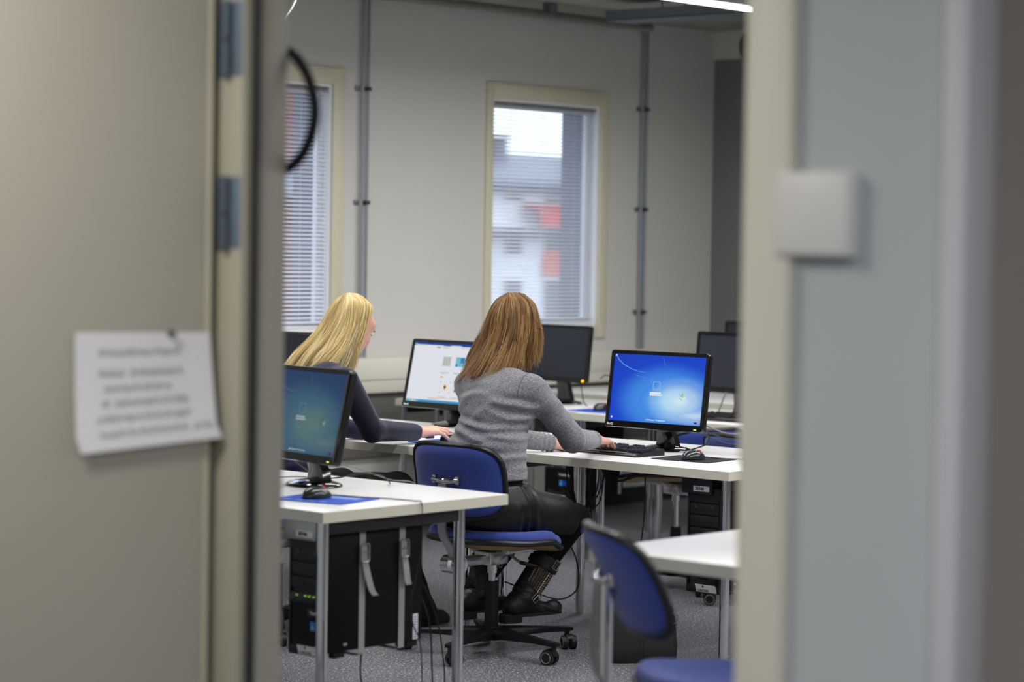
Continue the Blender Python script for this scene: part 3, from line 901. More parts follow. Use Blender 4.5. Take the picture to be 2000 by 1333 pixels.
G_WHITE = glow('lit_white', (0.92, 0.95, 1.0), 0.85)
G_PALE = glow('lit_pale_line', srgb(150, 190, 240), 0.9)
G_GREEN = glow('lit_green', srgb(130, 220, 90), 0.8)
G_LED = glow('green_power_light', (0.55, 1.0, 0.1), 1.6)
G_AMBER = glow('amber_power_light', (1.0, 0.42, 0.02), 3.0)

def login_marks(scr, geo, k):
    """what the login picture shows: tile, fields, streaks, leaf, wording"""
    FM, sw, shh, cy = geo
    w_, p_, g_ = k
    def flat(name, u, v, du, dv, m):
        return MB().box((-du * sw / 2, -dv * shh / 2, 0), (du * sw / 2, dv * shh / 2, 0.0003), M=scr_M(FM, sw, shh, cy, u, v)).build(name, m, scr)
    # account tile frame
    o = rounded_rect(0.078 * sw, 0.122 * shh, 0.004, 4); i = rounded_rect(0.064 * sw, 0.104 * shh, 0.003, 4)
    n = len(o)
    M = scr_M(FM, sw, shh, cy, 0.492, 0.55)
    b = MB(); b.add([M @ Vector((x, y, 0)) for x, y in o] + [M @ Vector((x, y, 0)) for x, y in i], [(q, (q + 1) % n, n + (q + 1) % n, n + q) for q in range(n)], False)
    b.build('account_tile', p_, scr)
    flat('name_field', 0.486, 0.442, 0.118, 0.024, w_)
    flat('password_field', 0.486, 0.412, 0.118, 0.024, w_)
    flat('arrow_button', 0.556, 0.413, 0.012, 0.020, w_)
    flat('hint_line', 0.482, 0.382, 0.120, 0.006, p_)
    flat('switch_button', 0.480, 0.304, 0.050, 0.016, p_)
    flat('shutdown_button', 0.945, 0.040, 0.030, 0.022, MATS['lit_dark_red'])
    flat('access_button', 0.032, 0.052, 0.016, 0.026, w_)
    text_mesh('language_mark', 'FI', 0.013, w_, scr, scr_M(FM, sw, shh, cy, 0.010, 0.957))
    text_mesh('wording', 'Windows 7 Professional', 0.0088, w_, scr, scr_M(FM, sw, shh, cy, 0.425, 0.030))
    flat('flag_mark', 0.414, 0.036, 0.010, 0.022, glow('lit_yellow', srgb(240, 190, 60), 0.9))
    for nm, pts, r in (('light_streak', [(0.015, 0.99), (0.05, 0.91), (0.11, 0.84), (0.20, 0.78), (0.30, 0.745), (0.36, 0.735)], [0.0008, 0.0012, 0.0011, 0.0009, 0.0006, 0.0003]),
                       ('light_streak', [(0.535, 0.97), (0.55, 0.9), (0.57, 0.84)], [0.0003, 0.0004, 0.0002]),
                       ('light_streak', [(0.44, 0.66), (0.43, 0.60), (0.45, 0.54)], [0.0002, 0.0004, 0.0002]),
                       ('light_streak', [(0.24, 0.70), (0.30, 0.675), (0.37, 0.66)], [0.0002, 0.0003, 0.0002])):
        q = [scr_pt(FM, sw, shh, cy, *p) for p in pts]
        MB().tube(q, r, 5).build(nm, p_, scr)
    for nm, pts in (('green_streak', [(0.80, 0.50), (0.86, 0.44), (0.93, 0.32), (0.99, 0.20)]), ('green_streak', [(0.77, 0.18), (0.83, 0.12), (0.90, 0.04)])):
        MB().tube([scr_pt(FM, sw, shh, cy, *p) for p in pts], 0.00035, 4).build(nm, g_, scr)
    def leaf(u, v, a, L):
        M = scr_M(FM, sw, shh, cy, u, v, 0.0047) @ Matrix.Rotation(R(a), 4, 'Z')
        return MB().prism([(0, 0), (L * 0.4, L * 0.22), (L, 0), (L * 0.4, -L * 0.22)], 0.0002, M)
    lf = MB()
    for u, v, a, L in ((0.775, 0.405, 80, 0.019), (0.775, 0.40, 20, 0.012), (0.765, 0.385, 200, 0.010), (0.77, 0.38, 300, 0.010), (0.765, 0.415, 140, 0.010)):
        q = leaf(u, v, a, L); lf.add(q.v, q.f, False)
    lf.build('leaf_shape', g_, scr)
    bf = MB()
    for a in (60, 150, 240, 330):
        q = leaf(0.802, 0.392, a, 0.009); bf.add(q.v, q.f, False)
    bf.build('butterfly_shape', w_, scr)
glow('lit_dark_red', srgb(110, 40, 50), 0.6)

# M3: bright blue login picture
m3, *g3 = monitor('monitor', 'black monitor with a bright blue login picture, by the grey-sweatered person', (7.565, 5.965, TH), 0.043, 0.137, 0.48, 0.312, 0.087, M_BLUE_LOGIN, G_LED)
login_marks([c for c in bpy.data.objects if c.parent == m3 and c.name.startswith('screen')][0], g3, (G_WHITE, G_PALE, G_GREEN))
# M1: dim login picture on the near desk
m1, *g1 = monitor('monitor', 'black monitor with a dim blue-green login picture on the near desk', (5.443, 5.786, TH), R(-10.4), 0.20, 0.48, 0.312, 0.094, M_DIM_LOGIN, G_LED, back_x=0.14, foot_dy=0.065)
GD_W = glow('dim_lit_white', srgb(170, 182, 190), 0.7); GD_P = glow('dim_lit_line', srgb(120, 142, 168), 0.62); GD_G = glow('dim_lit_green', srgb(110, 140, 110), 0.5)
login_marks([c for c in bpy.data.objects if c.parent == m1 and c.name.startswith('screen')][0], g1, (GD_W, GD_P, GD_G))
st = MB().box((-0.012, -0.009, 0), (0.012, 0.009, 0.0006), M=Matrix.Translation((0.065, 0.055, 0.0188)) @ Matrix.Rotation(R(-8), 4, 'Y')).build('blue_sticker', mat('blue_sticker_print', srgb(40, 110, 200), 0.4), m1)

# M2: web page with cushions
M_PAGE = glow('lit_web_page', srgb(226, 229, 238), 0.95)
m2, *g2 = monitor('monitor', 'black monitor showing a white web page with cushions', (7.80, 7.35, TH), 0.0, 0.224, 0.48, 0.312, 0.079, M_PAGE, G_LED)
scr2 = [c for c in bpy.data.objects if c.parent == m2 and c.name.startswith('screen')][0]
FM, sw, shh, cy = g2
def page(name, u0, u1, v0, v1, m, lift=0.0045):
    return MB().box((-(u1 - u0) * sw / 2, -(v1 - v0) * shh / 2, 0), ((u1 - u0) * sw / 2, (v1 - v0) * shh / 2, 0.0003), M=scr_M(FM, sw, shh, cy, (u0 + u1) / 2, (v0 + v1) / 2, lift)).build(name, m, scr2)
GB_BAR = glow('lit_title_blue', srgb(46, 74, 158), 0.9)
GB_PALE = glow('lit_address_pale', srgb(214, 224, 240), 0.95)
GB_GREY = glow('lit_caption_grey', srgb(176, 178, 184), 0.9)
GB_TASK = glow('lit_taskbar_blue', srgb(62, 150, 196), 0.9)
GB_ORANGE = glow('lit_orange_tag', srgb(228, 176, 74), 0.95)
GB_BEIGE = glow('lit_menu_beige', srgb(226, 230, 214), 0.95)
GB_DARK = glow('lit_dark_text', srgb(70, 72, 76), 0.8)
page('title_bar', 0, 1, 0.955, 1, GB_BAR)
page('title_button', 0.005, 0.04, 0.95, 0.985, glow('lit_teal', srgb(80, 180, 200), 0.9), 0.0049)
page('address_bar', 0.03, 0.40, 0.945, 0.965, GB_PALE, 0.0049)
page('browser_tab', 0.50, 0.64, 0.940, 0.968, GB_PALE, 0.0049)
page('menu_bar', 0, 1, 0.915, 0.945, GB_BEIGE, 0.0047)
page('menu_mark', 0.31, 0.36, 0.922, 0.936, GB_DARK, 0.0051)
for u0, u1 in ((0.38, 0.49), (0.64, 0.76), (0.80, 0.86)):
    page('menu_word', u0, u1, 0.925, 0.932, GB_GREY, 0.0051)
page('taskbar', 0, 1, 0.0, 0.042, GB_TASK)
for k, c in enumerate((srgb(120, 190, 220), srgb(180, 220, 235), srgb(235, 225, 170), srgb(190, 210, 225), srgb(120, 180, 215))):
    page('taskbar_icon', 0.012 + 0.035 * k, 0.036 + 0.035 * k, 0.006, 0.036, glow('lit_icon_%s' % 'abcde'[k], c, 0.9), 0.0049)
for u0, u1, v, m in ((0.36, 0.5, 0.335, GB_GREY), (0.375, 0.405, 0.318, GB_GREY), (0.55, 0.69, 0.335, GB_GREY), (0.55, 0.65, 0.318, GB_GREY), (0.74, 0.86, 0.335, GB_GREY), (0.34, 0.5, 0.075, GB_GREY), (0.53, 0.68, 0.075, GB_GREY), (0.30, 0.42, 0.055, GB_GREY)):
    pass
def cush(name, u, v, du, dv, m, sag=0.08):
    o = []
    for (x0, y0), (x1, y1) in (((-1, -1), (1, -1)), ((1, -1), (1, 1)), ((1, 1), (-1, 1)), ((-1, 1), (-1, -1))):
        for k in range(5):
            t = k / 5
            x, y = x0 + (x1 - x0) * t, y0 + (y1 - y0) * t
            s = 1 - sag * 4 * t * (1 - t)
            if y0 == y1: y *= s
            else: x *= s
            o.append((x * du * sw / 2, y * dv * shh / 2))
    return MB().prism(o, 0.0003, scr_M(FM, sw, shh, cy, u, v, 0.0049)).build(name, m, scr2)
def lines(name, rows, m):
    b = MB()
    for u0, u1, v in rows:
        q = MB().box((-(u1 - u0) * sw / 2, -0.0011, 0), ((u1 - u0) * sw / 2, 0.0011, 0.0003), M=scr_M(FM, sw, shh, cy, (u0 + u1) / 2, v, 0.0049))
        b.add(q.v, q.f, False)
    return b.build(name, m, scr2)
ROW1, ROW2 = 0.70, 0.27
cush('striped_cushion', 0.475, ROW1, 0.115, 0.165, glow('lit_cushion_grey', srgb(196, 196, 192), 0.95))
for k in range(3):
    page('cushion_stripe', 0.436 + 0.034 * k, 0.447 + 0.034 * k, ROW1 - 0.07, ROW1 + 0.07, GB_GREY, 0.0053)
cush('turquoise_cushion', 0.655, ROW1, 0.125, 0.170, glow('lit_cushion_turquoise', srgb(116, 186, 206), 0.95))
page('cushion_patch', 0.66, 0.71, ROW1 - 0.02, ROW1 + 0.07, glow('lit_cushion_blue', srgb(64, 132, 190), 0.9), 0.0053)
page('cushion_patch', 0.60, 0.625, ROW1 - 0.075, ROW1 - 0.04, MATS['lit_cushion_blue'], 0.0053)
cush('lettered_cushion', 0.855, ROW1, 0.125, 0.170, glow('lit_cushion_cream', srgb(232, 226, 214), 0.95))
for k, (u, v) in enumerate(((0.83, 0.06), (0.87, 0.06), (0.82, 0.02), (0.875, 0.015), (0.83, -0.03), (0.86, -0.03), (0.885, -0.045))):
    page('cushion_letter', u, u + 0.025, ROW1 + v - 0.013, ROW1 + v + 0.013, glow('lit_letter_red', srgb(170, 80, 70), 0.9), 0.0053)
cush('flower_cushion', 0.505, ROW2, 0.115, 0.150, MATS['lit_cushion_cream'])
M_ = scr_M(FM, sw, shh, cy, 0.505, ROW2, 0.0053)
MB().prism([(0.0065 * math.cos(a) * (1 + 0.2 * math.cos(4 * a)), 0.0095 * math.sin(a) * (1 + 0.2 * math.cos(4 * a))) for a in [2 * PI * k / 30 for k in range(30)]], 0.0003, M_).build('flower_motif', glow('lit_motif_brown', srgb(132, 82, 78), 0.85), scr2)
for u, v in ((-0.06, -0.085), (0.06, -0.085), (-0.06, 0.085), (0.06, 0.085)):
    page('tassel', 0.505 + u * 1.1 - 0.004, 0.505 + u * 1.1 + 0.004, ROW2 + v - 0.008, ROW2 + v + 0.008, glow('lit_tassel_grey', srgb(130, 124, 116), 0.85), 0.0053)
cush('olive_cushion', 0.685, ROW2, 0.110, 0.150, glow('lit_cushion_olive', srgb(150, 128, 66), 0.85))
lines('caption', [(0.41, 0.53, 0.512), (0.42, 0.47, 0.498), (0.59, 0.72, 0.512), (0.59, 0.67, 0.498), (0.78, 0.90, 0.512), (0.80, 0.86, 0.498)], GB_GREY)
lines('caption', [(0.42, 0.54, 0.105), (0.60, 0.72, 0.105), (0.77, 0.88, 0.105), (0.30, 0.44, 0.062)], GB_GREY)
lines('orange_rule', [(0.29, 0.95, 0.085)], GB_ORANGE)
page('price_tag', 0.80, 0.84, 0.815, 0.837, GB_ORANGE, 0.0049)
page('price_tag', 0.42, 0.46, 0.427, 0.449, GB_ORANGE, 0.0049)

m4, *_ = monitor('monitor', 'dark switched-off monitor with an orange light behind the grey-sweatered person', (9.43, 8.10, TH), 0.0, 0.118, 0.45, 0.293, 0.116, M_OFF, None, glossy=False, brand=False)
FM4 = _[0]
MB().cyl(FM4 @ Vector((0.205, -0.1365, 0.008)), FM4 @ Vector((0.205, -0.1365, 0.011)), 0.0062, seg=16).build('power_light', G_AMBER, m4)
m5, *_ = monitor('monitor', 'dark grey switched-off monitor behind the blue-picture monitor at the right', (9.38, 6.93, TH), 0.0, 0.12, 0.45, 0.293, 0.118, M_OFF2, None, glossy=False, brand=False)
m6, *_ = monitor('monitor', 'small black monitor farthest back, peeking over the dark grey one', (10.9, 7.89, TH), 0.0, 0.10, 0.45, 0.293, 0.118, M_OFF, None, glossy=False, brand=False)
desk_i = desk('white desk of the farthest row at the right, almost hidden', 10.22, 11.05, 6.6, 8.065, ALL)
desk_k = desk('white desk of the farthest row under the right window, almost hidden', 10.22, 11.05, 8.075, 8.99, ALL)
m7, *_ = monitor('monitor', 'dark monitor behind the blonde person beside the door frame', (7.80, 8.43, TH), 0.0, 0.12, 0.48, 0.312, 0.079, M_OFF, None, brand=False)
desk_j = desk('white desk at the far left, nearest the windows', 6.955, 7.95, 8.105, 8.98, ALL)
# ------------------------------------------------------------------ office chairs
def fabric(name, c):
    m = mat(name, c, 0.92, spec=0.15, noise=(140, 0.14), bump=(420, 0.35), sheen=0.25)
    return m
M_BLUE = fabric('blue_wool_fabric', srgb(53, 71, 147))
M_EDGE_BLK = mat('black_rubber_edging', srgb(22, 22, 24), 0.38)
M_PLY = mat('beech_plywood', srgb(176, 148, 100), 0.5, noise=(12, 0.12))
M_ALU = mat('cast_aluminium', (0.62, 0.62, 0.63), 0.28, 1.0, noise=(30, 0.1))
M_TYRE = mat('caster_black', srgb(24, 24, 26), 0.5)
M_HUB = mat('caster_grey_ring', srgb(120, 120, 120), 0.45)
M_STICK = mat('white_sticker', srgb(228, 228, 226), 0.6)

def superell(n, w, d, p):
    out = []
    for k in range(n):
        t = 2 * PI * k / n
        c, s = math.cos(t), math.sin(t)
        out.append((w * math.copysign(abs(c) ** (2 / p), c), d * math.copysign(abs(s) ** (2 / p), s)))
    return out

def office_chair(name, label, loc, rz, seat_z=0.46, base_rot=0.0, back_low=0.535, back_h=0.265, group='blue office chairs', back_w=0.415, lever=True, lean=0.045):
    """faces local +X; origin on the floor under the gas column"""
    t = thing(name, label, 'chair', loc, rz, group)
    # seat cushion: rounded saddle shape
    N = 48
    def zs(x, y):
        return -0.028 * max(0, x / 0.22) ** 2 * 1.0 + 0.030 * (y / 0.22) ** 2 * (0.8 if x < 0.1 else 0.4) + 0.030 * max(0, -x / 0.22) ** 2
    cu = MB(); vs = []
    lv = [(0.97, -0.030), (1.0, -0.016), (0.99, -0.002), (0.95, 0.010), (0.85, 0.017), (0.6, 0.018), (0.3, 0.018)]
    for s, dz in lv:
        for x, y in superell(N, 0.225, 0.220, 3.0):
            vs.append((x * s + 0.015, y * s, seat_z - 0.018 + dz + zs(x * s, y * s)))
    vs.append((0.015, 0, seat_z))
    fs = [(i * N + k, i * N + (k + 1) % N, (i + 1) * N + (k + 1) % N, (i + 1) * N + k) for i in range(len(lv) - 1) for k in range(N)]
    fs += [((len(lv) - 1) * N + k, (len(lv) - 1) * N + (k + 1) % N, len(vs) - 1) for k in range(N)]
    fs.append(list(range(N))[::-1])
    cu.add(vs, fs, True).build('seat', M_BLUE, t, 180)
    rim = [(x * 0.995 + 0.015, y * 0.995, seat_z - 0.051 + zs(x, y)) for x, y in superell(N, 0.225, 0.220, 3.0)]
    MB().tube(rim, 0.011, 8, closed=True).build('seat_edging', M_EDGE_BLK, t)
    ps = MB(); pv = []
    for s, dz in ((0.98, -0.052), (0.97, -0.062), (0.6, -0.066)):
        for x, y in superell(N, 0.225, 0.220, 3.0):
            pv.append((x * s + 0.015, y * s, seat_z + dz + zs(x * s, y * s)))
    pf = [(i * N + k, (i + 1) * N + k, (i + 1) * N + (k + 1) % N, i * N + (k + 1) % N) for i in range(2) for k in range(N)]
    pf += [[2 * N + k for k in range(N)][::-1], list(range(N))]
    ps.add(pv, pf, True).build('seat_shell', M_PLY, t, 50)
    # backrest: curved slab, rounded corners, leaning back
    def bp(u, v, off):
        # u -1..1 across (local +y), v 0..1 up; off along the outward rear normal
        y = u * back_w / 2
        z = back_low + v * back_h
        bow = 0.055 * (u * u)                       # edges wrap forward
        x = -0.235 - lean * v - 0.02 * math.sin(v * PI) * -0.6 + bow - off
        return (x, y, z)
    n = 56
    ol = superell(n, 1.0, 0.5, 4.2)
    bk = MB(); vs = []
    rings = [(0.3, 0.026), (0.7, 0.025), (0.92, 0.018), (1.0, 0.004), (1.0, -0.010), (0.93, -0.024), (0.7, -0.032), (0.3, -0.034)]
    for s, off in rings:
        for a, b in ol:
            vs.append(bp(a * s, 0.5 + b * s, off))
    fs = [(i * n + k, i * n + (k + 1) % n, (i + 1) * n + (k + 1) % n, (i + 1) * n + k) for i in range(len(rings) - 1) for k in range(n)]
    c0, c1 = len(vs), len(vs) + 1
    vs += [bp(0, 0.5, 0.026), bp(0, 0.5, -0.034)]
    L = (len(rings) - 1) * n
    fs += [(c0, (k + 1) % n, k) for k in range(n)] + [(c1, L + k, L + (k + 1) % n) for k in range(n)]
    bk.add(vs, fs, True).build('backrest', M_BLUE, t, 180)
    MB().tube([bp(a * 1.005, 0.5 + b * 1.01, 0.0) for a, b in ol], 0.0115, 8, closed=True).build('backrest_edging', M_EDGE_BLK, t)
    # chrome bracket on the rear of the backrest and the bar below it
    bz = back_low + back_h * 0.52
    bx_ = bp(0, 0.5, 0.026)[0]
    br = MB()
    br.tube([(bx_ - 0.008, -0.058, bz), (bx_ - 0.016, -0.035, bz - 0.004), (bx_ - 0.022, -0.012, bz - 0.004), (bx_ - 0.022, 0.012, bz - 0.004), (bx_ - 0.016, 0.035, bz - 0.004), (bx_ - 0.008, 0.058, bz)], [0.010, 0.008, 0.013, 0.013, 0.008, 0.010], 12)
    br.box((bx_ - 0.012, -0.062, bz - 0.016), (bx_ + 0.006, -0.046, bz + 0.016), 0.003).box((bx_ - 0.012, 0.046, bz - 0.016), (bx_ + 0.006, 0.062, bz + 0.016), 0.003)
    br.build('back_bracket', M_CHROME, t)
    bar = MB()
    P = [(bx_ - 0.022, 0, bz), (bx_ - 0.026, 0, bz - 0.08), (bx_ - 0.020, 0, seat_z + 0.02), (-0.245, 0, seat_z - 0.045), (-0.215, 0, seat_z - 0.095)]
    Pc = catmull(P, 6)
    G1 = [[(x - 0.005, -0.018, z), (x - 0.005, 0.018, z)] for x, y, z in Pc]
    G2 = [[(x + 0.005, -0.018, z), (x + 0.005, 0.018, z)] for x, y, z in Pc]
    bar.grid(G1, G2)
    bar.build('back_bar', M_STEEL, t)
    mz = seat_z - 0.105
    kn = MB().cyl((-0.215, -0.030, mz), (-0.215, 0.048, mz), 0.034, seg=28).cyl((-0.215, -0.036, mz), (-0.215, -0.030, mz), 0.027, seg=28)
    k_ = kn.build('tilt_drum', M_CHROME, t)
    lb = [(x, y, z) for y in (-0.012, 0.016) for x, z in ()]
    MB().grid([[(-0.215 - 0.0346 * math.cos(a), y, mz + 0.0346 * math.sin(a)) for y in (-0.008, 0.010)] for a in [R(-32 + 8 * k) for k in range(9)]]).build('sticker', M_STICK, k_)
    pl = MB().box((-0.20, -0.018, mz - 0.012), (-0.02, 0.030, mz + 0.022), 0.006).box((-0.06, -0.04, mz - 0.016), (0.05, 0.04, mz + 0.036), 0.006)
    pl.build('mechanism', M_ALU, t)
    for y in (-0.075, 0.075):
        MB().box((-0.02, y - 0.016, seat_z - 0.078), (0.19, y + 0.016, seat_z - 0.060), 0.003).box((-0.02, -0.08, seat_z - 0.082), (0.03, 0.08, seat_z - 0.066), 0.003).build('seat_rail', M_ALU, t)
    MB().cyl((0, 0, 0.27), (0, 0, mz), 0.0135, seg=20).cyl((0, 0, mz - 0.05), (0, 0, mz), 0.019, seg=20).build('gas_column', M_CHROME, t)
    MB().cyl((0, 0, 0.06), (0, 0, 0.275), 0.026, 0.0245, seg=24).build('column_sleeve', M_BLACKPL, t)
    if lever:
        lev = MB().tube(catmull([(0.02, -0.02, mz + 0.03), (0.045, -0.045, mz + 0.02), (0.06, -0.07, mz - 0.002), (0.07, -0.085, mz - 0.010)], 6), 0.0055, 8).build('height_lever', M_GREYCABLE, t)
        MB().box((-0.035, -0.012, -0.007), (0.035, 0.012, 0.007), 0.005, M=Matrix.Translation((0.092, -0.100, mz - 0.018)) @ Matrix.Rotation(R(-35), 4, 'Z') @ Matrix.Rotation(R(14), 4, 'Y')).build('lever_paddle', M_BLACKPL, lev)
    # star base
    MB().cyl((0, 0, 0.055), (0, 0, 0.105), 0.044, 0.036, seg=24).build('base_hub', M_BLACKPL, t)
    for k in range(5):
        a = base_rot + 2 * PI * k / 5
        c, s = math.cos(a), math.sin(a)
        P, Q = [], []
        for r, w, z0, z1 in ((0.03, 0.030, 0.060, 0.102), (0.12, 0.026, 0.066, 0.098), (0.24, 0.021, 0.070, 0.090), (0.325, 0.018, 0.068, 0.084), (0.345, 0.012, 0.070, 0.080)):
            f = lambda q, z: (r * c - q * s, r * s + q * c, z)
            P.append([f(-w, z0), f(-w, (z0 + z1) / 2 + 0.006), f(-w * 0.6, z1), f(w * 0.6, z1), f(w, (z0 + z1) / 2 + 0.006), f(w, z0)])
            Q.append([f(-w * 0.9, z0), f(-w * 0.5, z0), f(-w * 0.2, z0), f(w * 0.2, z0), f(w * 0.5, z0), f(w * 0.9, z0)])
        MB().grid(P, Q).build('base_leg', M_BLACKPL, t, 50)
        ca = a + (0.9, 2.2, -0.6, 0.2, 1.4)[k]
        cc, cs = math.cos(ca), math.sin(ca)
        X, Y = 0.325 * c - 0.018 * cc, 0.325 * s - 0.018 * cs
        Mx = Matrix.Translation((X, Y, 0)) @ Matrix.Rotation(ca, 4, 'Z')
        cst = MB().cyl((0.018, 0, 0.045), (0.018, 0, 0.075), 0.010, seg=12, M=Mx)
        hood = [[(0.029 * math.cos(b), y, 0.028 + 0.030 * math.sin(b)) for y in (-0.014, 0.014)] for b in [R(10 + 14 * q) for q in range(11)]]
        hin = [[(0.026 * math.cos(b), y, 0.028 + 0.027 * math.sin(b)) for y in (-0.014, 0.014)] for b in [R(10 + 14 * q) for q in range(11)]]
        cst.grid(hood, hin, Mx)
        cst = cst.build('caster', M_TYRE, t)
        for y0, y1 in ((-0.026, -0.007), (0.007, 0.026)):
            wh = MB(); wh.cyl((0, y0, 0.0265), (0, y1, 0.0265), 0.0262, seg=24, M=Mx)
            yo = y0 - 0.0008 if y0 < 0 else y1 + 0.0008
            wh.cur = 1
            wh.tube([Mx @ Vector((0.0195 * math.cos(b), yo, 0.0265 + 0.0195 * math.sin(b))) for b in [2 * PI * q / 20 for q in range(20)]], 0.0022, 5, closed=True)
            wh.build('wheel', [M_TYRE, M_HUB], cst)
    return t

chair_a = office_chair('office_chair', 'blue office chair the grey-sweatered person sits on', (6.695, 6.035, 0), R(3), base_rot=R(48))
chair_f = office_chair('office_chair', 'empty blue office chair at the right front beside the doorway', (4.71, 3.475, 0), R(-36), seat_z=0.487, base_rot=R(15), back_low=0.612, back_h=0.245, lean=0.11, back_w=0.39)
chair_b = office_chair('office_chair', 'blue office chair under the blonde person', (6.42, 6.92, 0), R(4), base_rot=R(10))
chair_c = office_chair('office_chair', 'blue office chair behind the desk with the blue-picture monitor, left of the pair there', (8.62, 6.66, 0), R(75), seat_z=0.545, base_rot=R(20), back_low=0.535, back_h=0.195)
dup(chair_c, (8.60, 6.12, 0), R(-6), 'blue office chair behind the desk with the blue-picture monitor, right of the pair there')

# ------------------------------------------------------------------ computers hung under the desks
M_CASE = mat('matt_black_case', srgb(6, 6, 7), 0.5, spec=0.18, bump=(700, 0.12))
M_BAY = mat('black_bay_cover', srgb(24, 25, 27), 0.5)
M_GRILLE = mat('black_grille', srgb(10, 10, 11), 0.5)
M_BLUESTK = mat('blue_energy_sticker', srgb(46, 132, 210), 0.45)
M_STRAP = mat('grey_webbing', srgb(156, 156, 160), 0.85, noise=(300, 0.2), bump=(500, 0.6))
M_GREENLED = glow('green_port_light', (0.45, 1.0, 0.1), 0.5)

def tower(label, x, y, z, D=0.43, W=0.155, H=0.39, stickers=True, tagtext=None):
    """front faces -X; origin at the front right-hand bottom corner as seen from the user"""
    t = thing('computer_tower', label, 'computer', (x, y, z), 0, 'black tower computers under the desks')
    MB().box((0.012, 0, 0.012), (D, W, H - 0.004), 0.004).build('case', M_CASE, t)
    MB().box((0.02, 0.004, H - 0.004), (D - 0.01, W - 0.004, H), 0.002).build('lid', M_CASE, t)
    fp = MB()
    fp.box((0.0, 0.0, 0.0), (0.014, 0.007, H), 0.002).box((0.0, W - 0.007, 0.0), (0.014, W, H), 0.002)
    fp.box((0.0, 0.007, 0.0), (0.014, W - 0.007, 0.028), 0.002).box((0.0, 0.007, H - 0.055), (0.014, W - 0.007, H), 0.002)
    fp.box((0.008, 0.007, 0.028), (0.014, W - 0.007, H - 0.055))
    fp.build('front_panel', M_BAY, t)
    for z0, z1 in ((0.290, 0.330), (0.246, 0.286)):
        f = MB().box((0.001, 0.010, z0), (0.009, W - 0.010, z1), 0.002).build('drive_bay', M_BAY, t)
        if z0 > 0.28:
            MB().box((-0.001, 0.030, z0 + 0.022), (0.001, 0.046, z0 + 0.034)).box((-0.001, W - 0.046, z0 + 0.022), (0.001, W - 0.034, z0 + 0.034)).build('button', M_DARKGREY, f)
    cr = MB().box((-0.002, 0.016, 0.205), (0.009, W - 0.012, 0.240), 0.003).build('card_reader', M_BAY, t)
    MB().box((-0.004, 0.030, 0.220), (-0.001, 0.075, 0.227)).box((-0.004, 0.086, 0.212), (-0.001, 0.125, 0.230)).build('slot', M_GRILLE, cr)
    io = MB().prism([(0.0, 0.158), (0.009, 0.158), (0.009, 0.192), (-0.001, 0.192), (-0.012, 0.170)], W - 0.026, Matrix.Translation((0, W - 0.012, 0)) @ Matrix.Rotation(PI / 2, 4, 'X')).build('port_panel', M_DARKGREY, t)
    for y_ in (0.035, 0.055, 0.072, 0.110):
        MB().box((-0.0085, y_, 0.1825), (-0.004, y_ + 0.006, 0.1855)).build('port_light', M_GREENLED, io)
    for y_ in (0.034, 0.056, 0.074, 0.112):
        MB().box((-0.013, y_, 0.170), (-0.008, y_ + 0.010, 0.177)).build('port', M_GRILLE, io)
    gr = MB()
    for k in range(22):
        zz = 0.034 + 0.0056 * k
        gr.box((0.003, 0.010, zz), (0.009, W - 0.010, zz + 0.0022))
    for k in range(17):
        yy = 0.012 + 0.0083 * k
        if yy < W - 0.012:
            gr.box((0.004, yy, 0.032), (0.009, yy + 0.002, 0.156))
    g_ = gr.build('grille', M_GRILLE, t); g_['kind'] = 'stuff'
    rib = MB()
    for k in range(7):
        rib.tube([(0.001, 0.02 + (W - 0.04) * q / 8, 0.060 - 0.005 * k - 0.014 * math.sin(PI * q / 8)) for q in range(9)], 0.0018, 5)
    rib.build('rib', M_BAY, t)
    MR = frame_M((-0.0005, 0.062, 0.128), (0, -1, 0), (0, 0, 1))
    MB().box((0.0015, 0.004, 0.118), (0.004, 0.075, 0.146), 0.001).build('badge_plate', M_BAY, t)
    text_mesh('badge', 'ThinkStation', 0.0145, M_WHITE_PRINT, t, MR, bold=0.0003)
    if stickers:
        MB().box((0.001, 0.038, 0.078), (0.003, 0.060, 0.106)).build('energy_sticker', M_BLUESTK, t)
        MB().box((0.0, 0.014, 0.080), (0.0025, 0.034, 0.104)).build('processor_sticker', mat('deep_blue_sticker', srgb(20, 70, 160), 0.4), t)
        text_mesh('sticker_mark', 'e', 0.02, M_WHITE_PRINT, t, frame_M((0.0005, 0.054, 0.084), (0, -1, 0), (0, 0, 1)))
    nt_ = MB().box((-0.0015, 0.012, 0.004), (-0.0003, W - 0.050, 0.034), M=Matrix.Translation((0.0, 0, 0)) @ Matrix.Rotation(R(-18), 4, 'Y')).build('paper_label', M_STICK, t)
    text_mesh('label_word', 'CHECKER', 0.012, M_DARKPRINT, nt_, Matrix.Rotation(R(-18), 4, 'Y') @ frame_M((-0.002, W - 0.056, 0.007), (0, -1, 0), (0, 0, 1)))
    MB().lathe([(0.0035, 0), (0.0035, 0.0004)], 10, Matrix.Rotation(R(-18), 4, 'Y') @ frame_M((-0.002, 0.070, 0.027), (0, -1, 0), (0, 0, 1)), sy=1.4).build('label_mark', M_DARKPRINT, nt_)
    for xx in (0.10, D - 0.10):
        MB().box((xx, W * 0.35, H - 0.001), (xx + 0.03, W * 0.65, 0.685 - z), 0.001).build('hanger_bracket', M_BEAM, t)
    for xx in (0.05, D - 0.06):
        for yy in (0.008, W - 0.030):
            MB().box((xx, yy, -0.008), (xx + 0.05, yy + 0.022, 0.013), 0.003).build('foot', M_BLACKPL, t)
    # serial label and small print on the side that faces -Y
    MB().box((D - 0.040, -0.0008, 0.016), (D - 0.018, 0.0, 0.096)).build('serial_label', M_STICK, t)
    ml = MB()
